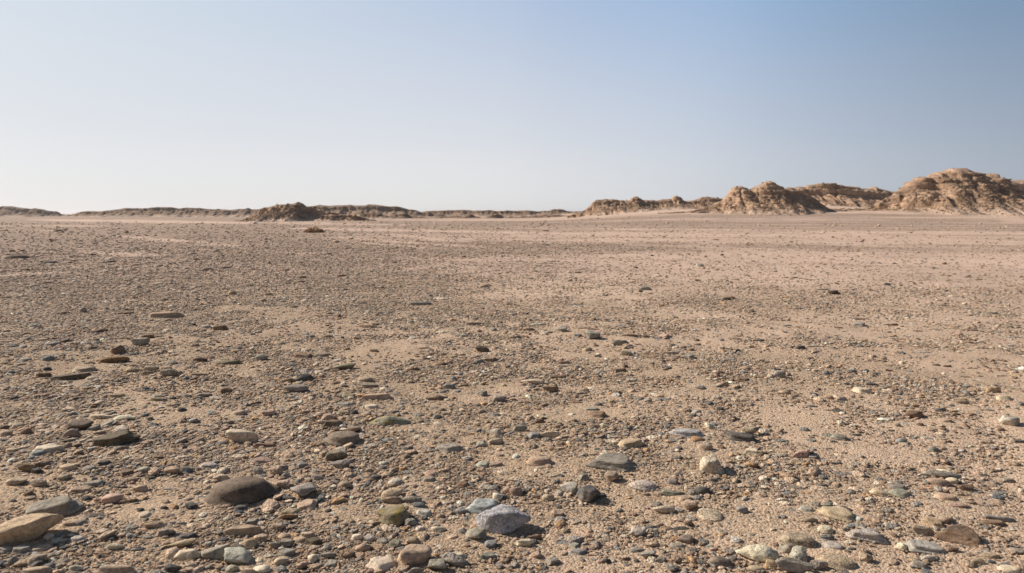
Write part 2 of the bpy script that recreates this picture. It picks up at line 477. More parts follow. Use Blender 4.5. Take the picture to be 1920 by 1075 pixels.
# (px, py, w, h, colour, shape, yaw, roll, material, short name, label) measured in the photograph
HERO = [
 (448,921,128,57,'db','f',8,-3,'smooth',"the biggest dark cobble","biggest dark brown cobble, rounded with a paler sloping top, shading bare sand beside it"),
 (97,953,90,40,'g','s',28,-8,'smooth',"the long grey slab","long smooth grey slab leaning against the yellow sandstone cobble"),
 (48,996,108,54,'y','a',30,-6,'smooth',"the yellow sandstone cobble","yellow sandstone cobble at the frame edge with the grey slab resting behind it"),
 (214,823,76,30,'db','s',15,-12,'smooth',"the dark wedge stone","dark brown wedge shaped stone with a small grey slab lying against its front"),
 (456,819,60,24,'lt','a',-5,4,'smooth',"the cream boulder","cream coloured lumpy block beside a thin brown plate"),
 (496,836,44,7,'b','s',5,4,'layer',"the thin brown plate","thin brown plate of rock jutting out beside the cream block"),
 (639,822,67,30,'g2','f',4,6,'smooth',"the smooth lens stone","smooth brownish grey stone shaped like a lens with both ends pointed"),
 (730,788,77,21,'gg','l',2,0,'lichen',"the loaf shaped stone","greenish grey loaf shaped stone with yellow lichen and a deep shadow under it"),
 (843,840,56,18,'g','s',3,-4,'smooth',"the narrow grey slab","narrow grey slab tapering to the right beside a small cream and a small blue pebble"),
 (735,967,59,38,'ol','a',5,-4,'lichen',"the olive cobble","olive brown cobble with a yellow patch, directly below the cream bean pebble"),
 (943,976,98,52,'wl','a',0,3,'speckle',"the whitish rough cobble","large whitish blue cobble with a rough pitted crust and dark shaded underside"),
 (903,950,57,28,'wl','s',0,6,'smooth',"the pale five sided block","pale grey five sided block just behind the whitish rough cobble"),
 (1103,927,45,34,'dg','a',-10,5,'layer',"the near black block","near black angular block with a sharp shadow, beside a pale grey faceted stone"),
 (1068,916,32,22,'lg','a',0,0,'smooth',"the pale faceted stone","pale grey faceted stone touching the near black block"),
 (1146,867,90,33,'g','s',-4,2,'layer',"the cracked grey slab","wide grey slab with a cracked stepped top and rounded front edge"),
 (1336,870,44,42,'lt','a',35,-8,'speckle',"the knobbly cream stone","knobbly cream and grey stone taller than its neighbours with a shadow to its right"),
 (1011,864,48,22,'t','f',0,4,'smooth',"the tan lens pebble","tan lens shaped pebble standing alone left of the cracked grey slab"),
 (1186,830,45,20,'t','s',8,-8,'smooth',"the tan wedge stone","tan wedge shaped stone with one blunt shaded end"),
 (1288,811,62,19,'wl','f',-5,3,'speckle',"the pale grey disc","pale grey disc shaped stone with an orange pebble at its foot"),
 (1308,823,21,11,'o','o',-10,4,'smooth',"the orange pebble","orange rounded pebble tucked against the pale grey disc"),
 (1386,818,58,20,'dg','s',-8,5,'layer',"the dark slate","dark splintery slate with a pointed tail to its left"),
 (1031,814,36,13,'y2','o',-3,0,'smooth',"the cream oval pebble","cream yellow oval pebble touching a blue grey one"),
 (1717,776,36,17,'b','o',0,0,'smooth',"the round brown pebble","smooth round reddish brown pebble alone on the gravel"),
 (1896,788,36,24,'lg','a',0,12,'speckle',"the grey egg stone","mottled grey egg shaped stone near the frame edge"),
 (780,1042,54,40,'t','a',0,0,'smooth',"the big tan cobble","big blunt tan cobble above the bottom edge beside the white flat stone"),
 (712,1058,50,26,'w','s',0,5,'smooth',"the white flat stone","brightest white flat stone with a scooped front edge"),
 (1422,1038,72,35,'w','o',-6,6,'speckle',"the white and grey cobble","white cobble with a brown stain and grey front notch at the bottom"),
 (1495,1014,66,30,'t','f',-6,6,'speckle',"the broad tan stone","broad low tan stone with a small purplish pebble in front of it"),
 (1799,1003,74,36,'b','s',-24,8,'layer',"the dark brown slab","dark reddish brown slab tilted down with black shade along its lower edge"),
 (1737,1027,62,24,'lg','s',-8,8,'layer',"the pale scarred slab","pale grey scarred slab lying in front of the dark brown slab"),
 (1622,1003,60,24,'lg','s',-10,4,'speckle',"the mottled grey slab","mottled white and grey slab with a small tan stone at its front"),
 (1569,962,60,24,'y2','s',-22,8,'smooth',"the tan brick stone","tan brick shaped stone sloping down to the right"),
 (1769,890,68,15,'g','l',-5,4,'layer',"the ribbed grey stone","long ribbed grey stone like weathered wood behind a tan pebble"),
 (1762,905,38,20,'t','o',-5,4,'smooth',"the tan ribbed neighbour","tan rounded pebble in front of the long ribbed grey stone"),
 (1651,923,33,15,'y2','o',-12,6,'smooth',"the peach pebble","smooth peach coloured oval pebble left of two greenish discs"),
 (1688,925,34,17,'gg','f',-12,8,'smooth',"the greenish disc","greenish grey disc tilted beside the peach coloured pebble"),
 (1569,1055,68,30,'t','f',-8,8,'speckle',"the buff bottom cobble","buff flat cobble at the very bottom beside a dark jumble of blocks"),
 (1500,1040,32,34,'lg','a',30,-20,'speckle',"the speckled block","speckled pale grey block standing upright among darker blocks"),
 (1489,1062,62,28,'g','a',-8,8,'layer',"the dark front block","grey angular block at the bottom edge below the speckled upright block"),
 (1333,964,44,32,'lt','l',-38,14,'speckle',"the cream slanting stone","cream elongated stone slanting down to the right, lit along its top"),
 (1206,910,50,20,'lg','f',-10,4,'speckle',"the oval granite stone","pale oval granite stone below the cracked grey slab"),
 (1315,918,30,17,'dg','o',0,-6,'smooth',"the charcoal pebble","charcoal rounded pebble with a tan and a blue one against it"),
 (1295,948,29,21,'t','a',0,0,'speckle',"the tan cube stone","tan cube like stone left of the cream slanting stone"),
 (443,1045,50,31,'lg','a',0,0,'smooth',"the grey faceted block","pale grey faceted block at the bottom left with a flat bright top"),
 (403,1037,48,26,'g','a',20,-8,'smooth',"the dull grey block","dull grey block between the sausage shaped stone and the faceted block"),
 (350,1041,48,19,'lt','l',3,0,'smooth',"the sausage stone","cream sausage shaped stone near the bottom edge"),
 (457,995,78,19,'t','s',6,-2,'smooth',"the flat tan slab","flat straight sided tan slab below the biggest dark cobble"),
 (337,1021,52,13,'y','l',22,-6,'smooth',"the finger stone","ochre finger shaped stone slanting up behind the sausage shaped stone"),
 (735,925,39,18,'y2','o',10,-6,'smooth',"the bean pebble","cream yellow bean shaped pebble on top of a row of three"),
 (568,921,46,28,'g','a',0,0,'smooth',"the grey rounded block","grey rounded block beside the biggest dark cobble, a slab in front of it"),
 (577,945,38,26,'t','s',38,-22,'smooth',"the leaning tan slab","tan slab leaning up toward the grey rounded block"),
 (213,673,58,14,'rb','l',3,-3,'layer',"the rusty bar stone","rusty brown bar shaped stone with straight ends"),
 (218,655,24,20,'b','a',0,-18,'layer',"the standing shard","brown triangular shard standing upright behind the rusty bar"),
 (133,706,76,18,'db','s',6,-4,'layer',"the layered brown slab","dark brown layered slab carrying a paler plate"),
 (155,693,44,12,'t','s',6,-4,'smooth',"the plate on the slab","tan plate resting on the dark layered slab"),
 (311,590,68,14,'t','s',5,-3,'smooth',"the big distant slab","flat tan slab with a thin dark front edge, alone among fine gravel"),
 (187,781,45,11,'lt','l',0,0,'smooth',"the pale bar","cream bar shaped stone, first of two in a row beside a tilted shard"),
 (232,783,46,12,'w','l',-3,0,'smooth',"the whitish bar","whitish bar shaped stone right of the tilted grey shard"),
 (202,789,28,22,'g','s',20,-42,'smooth',"the tilted grey shard","thin grey shard tilted up steeply between two pale bars"),
 (151,796,48,22,'db','o',0,0,'smooth',"the dark hump stone","dark brown hump shaped stone below the cream bar with black shade under it"),
 (134,811,30,19,'g2','o',0,5,'smooth',"the faceted tan stone","brownish grey faceted stone leaning against the dark hump"),
 (645,687,42,13,'ol','l',4,-5,'smooth',"the olive wedge","olive wedge stone tapering to its left with a smooth top"),
 (574,709,41,12,'dg','o',6,-4,'smooth',"the dark lens","dark grey lens shaped stone overlapping a brown one"),
 (555,728,42,16,'g','o',0,2,'layer',"the striped grey pebble","striped grey pebble in front of the dark lens shaped stone"),
 (706,743,64,14,'p','s',3,-2,'smooth',"the pinkish ledge","pinkish tan slab with a knobbly back and olive front edge"),
 (690,722,44,12,'g2','s',-12,4,'smooth',"the sandy plate","sandy brownish plate overlapping smaller ones behind the pinkish slab"),
 (904,654,27,15,'db','o',0,-5,'smooth',"the dark round stone","dark brown round stone standing out alone in the middle of the plain"),
 (819,746,40,11,'b','l',2,0,'smooth',"the brown loaf","small brown loaf shaped stone with a straight flat base"),
 (1112,628,28,18,'g','a',0,0,'speckle',"the grey cube","grey cube shaped stone with a flat sunlit tan top"),
 (1246,629,24,12,'p','s',5,-14,'smooth',"the pink tilted plate","pinkish plate propped up at a tilt with shadow under one end"),
 (999,715,44,11,'lt','l',-5,2,'smooth',"the cream bar","cream bar shaped stone above a brown blocky one"),
 (1032,729,31,14,'b','a',0,0,'speckle',"the brown block","brown blocky stone in front of the cream bar"),
 (1121,777,37,14,'b','s',0,-4,'smooth',"the brown flat block","brown flat sided block with a darker right end"),
 (1461,701,24,16,'g','o',0,0,'smooth',"the grey knuckle","grey rounded stone paired with a cream sliver on its left"),
 (1391,711,31,8,'b','s',0,4,'smooth',"the brown sliver","brown sliver with a black shadow line, near a sandy patch"),
 (1562,548,20,9,'db','a',0,0,'speckle',"the black lump","blackish rough lump standing out on pale far gravel"),
 (1864,731,31,14,'y','a',0,0,'speckle',"the golden block","golden brown knobbly block above a cream pebble"),
 (1884,746,27,12,'lt','o',0,2,'smooth',"the cream neighbour","cream oval pebble just below the golden brown block"),
 (1618,732,33,13,'lt','s',-10,5,'smooth',"the cream plate","cream irregular plate lying flush with the gravel"),
 (90,841,58,19,'lt','s',5,0,'smooth',"the pale edge slab","cream slab with smaller blue grey pebbles piled against its left side"),
 (1313,497,15,7,'lg','o',0,0,'smooth',"the far pale pebble","pale blue grey stone, lone bright spot far out on the plain"),
 (907,536,17,7,'t','o',0,0,'smooth',"the far tan stone","tan stone alone on the sand far out, near the middle"),
 (569,667,36,10,'b','s',0,0,'smooth',"the brown brick","brown brick like stone joined to a longer pinkish brown one"),
 (604,665,34,9,'g2','s',0,0,'smooth',"the joined brown stone","pinkish brown long stone continuing the line of the brown brick"),
 (489,670,25,13,'g','o',0,0,'smooth',"the grey dome","grey dome shaped stone with black shade on its right"),
 (1291,667,21,12,'g','a',0,0,'speckle',"the rough grey lump","rough grey lump with long shadow beyond a cream sliver"),
 (207,935,38,20,'p','o',10,0,'smooth',"the pink half dome","pinkish half buried dome behind a thin ochre stick shaped stone"),
 (1147,893,25,22,'t','a',0,0,'smooth',"the tan nub","tan nub leaning at the front foot of the cracked grey slab"),
 (892,1004,39,25,'g','a',0,4,'smooth',"the mauve cube","mauve grey cube shaped block in front of the whitish rough cobble"),
 (1575,819,30,12,'gg','f',-14,6,'smooth',"the green grey disc","greenish grey disc overlapping a smaller one on its left"),
 (1764,768,20,6,'bl','o',-4,2,'smooth',"the dark blue pebble","dark blue oval pebble beside an orange one"),
]
CROPS = {
 (0,805): """920 105 175 50 g f 8;265 180 110 55 bg f;200 285 150 65 b a;270 310 90 45 dg a;505 285 120 55 y f;660 290 110 42 g f;775 250 100 42 dg s;950 320 100 58 b s;1065 300 90 50 lg o;
1285 305 120 62 t o;1395 300 80 48 bl o;1550 270 130 50 lg f;120 390 125 65 t o;280 400 140 55 t o;475 355 100 50 t o;1360 210 120 33 lt f;1360 130 60 35 b o;1745 135 70 40 o o;685 405 160 50 g s 20;
590 450 160 50 t s 5;1045 440 120 58 y o 8;865 575 70 45 t o;945 540 140 30 b l 18;1645 360 115 60 t o;1540 385 52 48 w a;1225 585 60 40 dg o;1300 580 60 45 o o;1430 575 90 60 dg a;1075 640 90 58 lt f;
1045 605 50 38 dg o;1150 715 140 50 t l 15;1885 690 110 48 g s 20;1780 615 60 30 bl o;1790 585 100 45 dg f;1400 800 130 48 dg s 10;1860 850 110 70 y o 15;540 700 180 60 t f 18;590 700 50 45 lg o;
355 805 70 60 lt o;410 830 100 40 lt f;570 820 110 48 lg f;220 815 60 50 g o;45 900 110 55 g s 10;165 900 130 68 g s;260 975 130 80 t o 20;90 980 80 68 g o 30;10 1000 60 60 bl o;370 1020 80 48 bl o;
300 890 150 58 t f;370 940 70 45 g o;280 1060 220 50 t f;870 1058 300 60 t f;560 1040 80 50 lt o;850 875 130 48 lt l 10;1020 890 90 33 dg f;760 755 80 34 lt f;1240 770 120 58 g a;1350 700 80 30 lg l 12;
1560 850 70 40 lg o;1660 825 100 40 dg f;1290 1045 130 48 dg a;1730 1045 90 60 lt o;1860 1065 120 40 lt o;210 480 70 50 b a;210 510 80 30 t f;640 510 70 40 dg o;1180 205 70 30 b f;1770 200 100 34 lt f;
1120 355 70 30 dg o;1660 95 70 30 bg o;35 30 90 50 t o;90 155 110 40 t f;1235 540 70 40 t o;700 640 70 30 dg f;460 590 60 30 g o;1480 200 60 26 t o;1100 800 70 30 g f;980 730 80 30 g s;480 880 70 36 dg f 15""",
 (480,805): """50 230 140 52 p f;590 195 180 85 g2 a;500 185 70 66 t a;640 260 150 75 g a;345 265 90 48 bg a;160 310 110 78 t a;270 290 80 38 t f;215 335 60 66 g o 30;20 310 80 58 g o;455 355 80 48 lt o;400 340 90 35 t s;
665 410 115 58 t o -6;570 425 70 30 w f;1040 390 110 62 lg f;190 410 130 65 p a;235 515 140 34 dg l -12;470 530 50 44 bl o;240 620 140 48 t s 10;1020 535 160 50 t o;1155 525 160 62 g o -4;1110 568 90 30 y2 f;1222 565 85 50 bl a;
1155 695 90 58 g a;1250 625 110 58 lg s;1535 610 90 58 bg a;1285 375 90 42 g f;1180 375 80 38 t f;1400 545 80 38 lt f;1805 500 75 65 w o;1880 440 80 78 p o;1540 415 100 48 b f;1690 255 95 62 lg f 15;
1790 260 95 50 p s;1605 95 70 44 y2 o 20;1680 105 80 44 lg o;1790 85 120 44 lt l 12;1100 290 65 38 o o;1020 305 45 35 lt o;870 115 80 38 lg f;1300 330 90 50 p f;1355 750 95 55 lt o;1540 760 70 58 g o;
760 805 85 62 w o;845 815 90 58 lg o;940 825 70 80 g s 40;1035 855 100 62 gg a;1165 830 90 54 t o;890 880 110 38 y s;1350 1020 130 88 g a;1725 950 125 62 gg s 10;1500 940 110 50 lt f;1755 860 90 54 bg a;
385 790 110 48 t s;430 840 130 58 db s -10;230 850 110 58 g a;140 860 80 50 g o;320 830 90 50 t f;225 925 130 58 gg s;185 985 100 62 y2 o 15;425 955 75 72 w o 40;540 940 110 42 g l 10;560 995 90 78 g s;
95 945 80 38 lt f;40 1045 130 60 w o;190 1040 80 44 bg o;165 725 100 58 t a;215 705 50 34 bg o;30 750 90 44 t f;40 810 100 58 t a;365 720 60 30 lt f;1470 655 90 33 lt f;1190 1060 120 40 g o;1100 1040 50 60 lg o;
840 375 80 34 t o;895 360 80 48 dg a;1120 90 70 34 p o;1790 430 60 30 g o;1580 480 70 34 g f;660 480 70 34 t o;760 490 80 30 p f;1130 320 70 30 bg f;830 330 60 34 t o;640 610 80 30 g f;700 690 60 30 t o;1050 750 70 30 g f""",
 (960,805): """1045 60 90 34 w f;740 52 90 30 lg f;1195 85 80 25 bg f;175 45 105 50 bg s;265 75 60 34 g o;655 85 80 38 t o;635 145 45 30 bl o;1445 135 110 58 t o;1565 130 50 38 b o;1790 165 110 48 lt s;
1880 185 80 38 b a;1905 205 50 38 lt o;1690 220 75 28 lt f;530 355 75 54 g a;365 345 50 24 bl o;300 345 90 34 lt l 12;330 390 60 28 g o;1205 390 80 48 g o;355 465 65 55 lg a;275 505 100 56 t o;
675 485 50 46 dg a;30 460 90 78 p o;1195 480 190 38 gg s -6;1345 470 65 48 g o;1390 510 65 38 bg o;1300 520 110 48 t f;1140 600 160 58 lt o -6;1090 555 60 38 g a;1350 670 75 38 g o;1270 650 90 38 t f;
1720 605 80 58 g a -20;1300 820 120 78 g2 o;1215 810 60 38 o o;1260 740 110 28 dg s -4;1060 745 90 34 g f;945 770 120 74 lg a;1240 870 110 42 g f;1360 905 50 25 bl o;1555 985 150 80 g2 o -10;
490 920 140 48 bg s 5;385 845 100 34 bg f;475 865 74 56 gg s -35;90 850 120 58 lt a;165 810 110 50 b a;340 630 90 58 p a;365 690 70 48 p s;1010 940 110 58 g a;1110 980 80 50 g a;930 900 110 38 g f;
645 800 50 38 lt o;850 795 45 28 w o;695 795 50 25 lt f;1200 1040 100 58 g a;180 940 70 58 t o;310 990 100 58 g a;1820 1040 120 38 t f;400 760 60 34 t o;1240 210 60 30 g o;1010 215 70 30 t o;1290 270 60 28 t o;
1490 880 60 44 bg f;1080 770 50 40 dg o;730 740 40 28 bl o;1640 910 60 30 bg o;1850 800 60 30 lt f;800 600 50 26 g o;600 650 70 30 t f;1000 480 60 28 t o;620 880 60 30 p o;750 980 60 34 lt o;1600 760 70 28 g f""",
 (1440,805): """450 40 80 30 gg f;645 35 80 25 g o;100 80 100 28 bg f;325 80 70 33 bg o;1000 85 95 38 bg o;1020 110 60 24 lt f;255 182 150 70 p a;15 210 60 54 g o;120 190 55 34 bg o;350 210 100 38 g s;1245 150 90 48 bg o;
1640 85 80 44 t o;1880 88 110 33 dg s;1090 60 50 25 bg o;260 295 90 38 t s;380 325 75 38 w o;735 260 60 33 lt o;1370 385 110 48 lt o;1460 393 40 25 w a;1480 435 110 54 b a;820 400 55 34 w s -30;
970 430 120 44 g s -6;1620 340 55 30 dg o;1690 305 110 26 b l;1800 380 80 24 g o;1725 470 90 34 bg f;1720 505 75 40 bl o -15;1890 450 34 30 w o;1340 510 170 68 t f -12;1250 520 70 34 g o;1430 570 150 44 p l -10;
590 600 90 50 dg s -20;610 690 50 30 t o;290 595 110 50 lg f -10;365 560 70 50 g o;445 565 90 48 g a;165 600 80 30 g f;115 650 50 38 bg o;310 680 120 38 t o;435 750 110 54 lt f;445 805 90 38 bg o -8;
490 875 140 58 lg f -15;50 860 65 38 p o;135 890 90 65 g o;30 930 100 78 lg o;365 1020 150 68 g a;20 1005 80 60 y o;630 890 65 26 bl o;610 845 60 27 w f -10;690 720 90 40 g f -10;940 720 80 38 bg o -8;
1160 755 150 68 t a;1245 700 140 78 y s 10;1330 680 110 48 t o;1010 875 90 58 w o -15;1370 895 110 54 t a;1740 675 200 34 bg l -12;1690 700 170 50 b f -8;735 960 90 74 t a;1130 1010 120 58 g f -10;
1560 990 120 44 y o;1670 990 50 30 bl o;1800 1015 150 33 bl f -6;1810 1047 150 55 lt f;1090 970 60 34 y o -20;1660 945 140 44 t f;1200 965 100 38 lg o;1600 870 80 50 t s -40;900 600 70 34 g o;800 700 50 34 t o;
1100 560 70 36 lg o;1240 320 60 26 t o;560 330 80 26 g f;200 380 60 28 g o;150 470 60 30 bg o;760 540 60 30 g o;1500 680 60 30 p f;1300 600 70 36 p o;1430 480 80 34 t o;1560 460 80 30 g f""",
 (0,560): """1080 148 80 24 g f;1220 5 65 24 db o;250 195 95 33 g s;540 195 80 33 b o;615 80 60 48 g a;770 85 60 24 lt o;1275 50 50 28 w o;460 105 90 24 b f;930 105 110 28 b s;735 235 90 38 b s;1535 205 85 34 lg o;
1645 220 110 42 b a;1245 235 60 27 lt o;440 243 90 26 b f;320 302 80 25 t f;195 295 70 34 g o;475 310 90 42 db s;385 335 90 38 g f;1100 280 100 38 b o;870 297 90 17 b l;1040 325 140 48 g a;725 328 60 25 dg o;
90 350 100 33 dg f;350 440 80 44 bg a;180 455 120 38 g f;1495 455 110 36 db o;1565 435 80 34 b o;1700 478 180 34 ol l;1275 475 90 38 g o;1215 390 75 27 t o;1280 395 50 22 w o;985 530 120 36 y l 8;
1115 520 115 36 t o -8;1235 510 90 28 t s 8;1095 557 90 24 t o;1255 558 140 48 g a;1480 563 120 25 t l 3;1330 550 50 38 t o;325 567 100 34 b o 5;680 592 100 36 lt o;485 615 90 34 g o;715 608 55 28 lt o;
600 640 90 28 g f;1175 722 105 30 lg o;1175 752 150 35 ol f;1280 735 60 34 dg o;1370 715 80 38 g o;1520 717 115 33 g l 5;1610 735 95 26 lg f;1085 670 60 24 bl o;870 725 140 28 t s 5;940 738 60 24 lt o;
1285 792 90 34 t s 8;1775 852 105 42 t f;1790 898 60 28 lg o;1690 685 80 48 b o;1770 708 80 27 t f;820 935 110 34 dg f;690 965 90 48 g o;300 935 80 38 lt o;620 872 80 44 g o;535 855 80 44 g o;510 818 90 28 lt f;
875 830 80 27 lt o;190 985 75 62 b o;305 980 70 28 lt f;110 940 110 38 t f;25 960 70 38 b o;20 1000 80 48 t o;1210 880 65 24 w o;1700 920 65 28 t o;1270 1010 80 34 t o;350 520 60 34 dg o;100 740 60 28 dg o;
165 700 70 26 y o;330 720 60 30 p o;630 660 70 28 t f;1380 990 50 30 bl o;1440 985 60 26 g o;500 700 60 20 g f;60 450 80 30 b f;830 160 60 16 t o;1480 320 60 20 t o;1650 500 60 24 b f;1450 270 60 18 t o""",
 (480,560): """280 57 60 21 db f;1225 40 160 20 g l;615 122 40 31 b o;805 28 50 18 dg o;1150 165 60 37 g a;895 187 55 27 db o;840 210 130 14 b l;1630 190 140 14 t l;1385 248 75 26 lt f;1770 222 60 44 g a;
1530 272 110 31 g f;1175 285 80 30 lg f;405 277 75 29 g o;175 328 80 36 t o;280 347 80 31 t o;530 280 80 25 t o;310 315 70 23 t o;880 386 75 25 t o;1475 422 75 36 t o;1745 450 85 44 b s -15;1665 460 80 42 g a;
1390 485 60 24 b f;535 517 65 36 lt o;470 540 80 38 lt o;490 573 60 31 p o;265 485 70 30 g o;245 608 105 36 b o;310 628 70 30 t o;825 600 100 48 t a;890 660 170 34 ol s -10;972 655 32 28 bl o;690 725 110 33 ol f;
1385 687 70 38 g o;1440 650 90 42 bg a;1470 590 55 44 g a;1815 745 105 58 g a;1685 710 80 48 g a;1660 790 50 28 dg o;1500 692 50 23 lg o;1475 742 35 26 o o;1545 640 80 28 b f;455 705 70 34 t o;415 743 55 34 lt o;
290 780 90 29 lt f;85 855 90 54 p a;210 820 90 30 g f;645 790 120 34 g s;860 805 105 38 lt f;810 910 65 38 y o;1110 850 60 37 lg o;1210 865 90 40 g o;1215 892 80 36 ol o;1345 880 60 40 lg o;1300 865 50 38 t o;
1350 928 65 24 w f;730 845 55 38 dg a;540 885 110 58 p a;565 930 160 60 b s 25;328 915 60 36 p o;650 850 100 38 t f;730 975 110 58 g2 a;1790 990 90 54 lg o -20;1160 985 50 31 lg o;1205 1028 60 27 w f;
875 990 75 33 t o;1870 505 60 25 t o;1880 545 80 17 lt f;1250 370 80 16 b f;1280 420 50 24 t o;430 500 60 20 b f;950 490 60 24 g o;1180 525 70 24 b o;1270 450 60 18 b o;1430 548 60 20 b f;1640 180 50 18 t o;
560 150 60 16 b f;30 700 60 24 g o;220 700 60 22 t o;1040 710 60 22 g f;1600 705 60 20 g f;1240 800 50 22 t o;1420 935 70 24 p f;1600 970 50 20 bg o;100 640 80 22 g f;660 650 60 22 dg o""",
 (960,560): """200 187 115 28 lg f;370 228 85 44 g a;255 250 100 24 lt f;130 230 90 24 b o;20 283 80 31 t o;75 278 60 27 b s;390 143 70 15 g o;525 215 140 23 t f;610 225 90 18 b f;885 273 130 24 b l;990 278 55 22 b o;
1558 297 50 46 g a;1665 295 100 20 t l;1265 308 80 18 lg f;1845 308 90 18 g s;810 335 110 30 g a;565 375 72 34 y2 o;640 427 60 21 dg o;1190 403 140 27 lt l;60 425 80 28 t s;850 410 110 36 lt a;390 478 80 24 p o;
360 503 50 17 o o;500 515 70 27 b a;845 500 45 36 b o;800 533 120 37 b s;655 537 70 19 g f;1170 518 50 21 bl o;345 582 110 26 b l;420 690 85 36 t o;890 605 85 28 lg f;1710 600 125 28 b f;1575 635 85 44 t o;
785 695 80 36 b o;885 740 45 30 b o;955 742 75 36 g a;1140 750 70 26 bg f;740 762 50 31 y o;480 768 90 28 b s;600 825 130 33 g s;750 890 60 34 t o;200 912 80 36 b a;60 965 110 48 g a;1555 820 55 31 dg o;
1350 868 60 31 g o;1055 912 90 17 g f;1780 985 140 66 t a;1180 610 50 20 o o;1330 625 50 24 bg o;865 965 60 34 g o;610 152 40 20 b o;1800 95 40 12 b o;860 180 50 18 t o;1200 345 50 20 dg o;1390 340 50 18 b o;
1010 405 60 18 b f;1130 465 40 24 b o;110 770 60 24 b o;540 590 40 18 bg o;560 690 50 24 dg o;700 670 40 18 p o;290 800 60 18 g f;1500 560 60 26 t o;1450 550 50 20 b o;1650 890 90 20 g f;1240 780 50 16 t o;
350 950 70 26 p a;1030 970 40 30 g o;1160 925 50 20 g o;1250 920 40 30 g o""",
 (1440,560): """60 525 80 24 dg s;20 572 50 38 lt o;430 552 60 36 bg o;625 532 70 26 bg f;690 190 110 38 lg s;680 152 110 16 b l;905 190 100 20 lt f;945 197 60 14 b o;1670 103 110 26 gg f;1850 123 60 20 t o;
1130 242 80 17 b f;1715 245 90 22 g s;1510 235 130 17 b l;1820 285 110 18 lg l -5;1150 395 120 26 lg f;1010 405 50 21 bl o;350 350 80 18 lg f;620 330 120 22 lt f;1480 583 85 26 b s;775 637 80 26 dg s;690 605 80 21 g f;
870 665 80 28 lt o;378 675 38 25 b o;350 713 50 25 dg o;550 745 90 33 lt o;590 635 50 15 bl o;1610 657 80 24 lt f;1670 718 60 23 bl o;1225 722 70 24 b f;520 832 95 31 dg s -5;325 800 80 18 bg f;440 830 60 20 t o;
1383 835 70 23 y o;1890 785 60 38 g a;1455 775 90 28 t o;1330 910 110 38 p f;1140 940 50 31 b o;1020 935 80 28 lg f;970 945 50 34 t o;540 922 50 36 w o;920 982 45 26 dg o;1315 970 50 33 b o;1225 972 80 30 t f;
1430 960 55 29 b o;1745 975 50 24 b o;790 852 70 34 g a;320 857 50 27 lt o;275 970 70 40 bg a;1525 862 60 18 o o;1400 225 60 14 t f;320 440 50 22 dg o;520 430 40 16 gg o;1680 460 30 18 b o;1770 462 30 16 b o;
1260 495 60 16 g o;1340 500 60 22 b a;530 215 60 14 b f;1320 585 60 18 b f;1730 572 90 18 lt f;470 610 100 16 lt f;1060 540 60 24 bg o;160 690 60 20 t o;80 700 80 22 t f;1650 830 60 18 g f;1060 700 60 18 p f""",
}
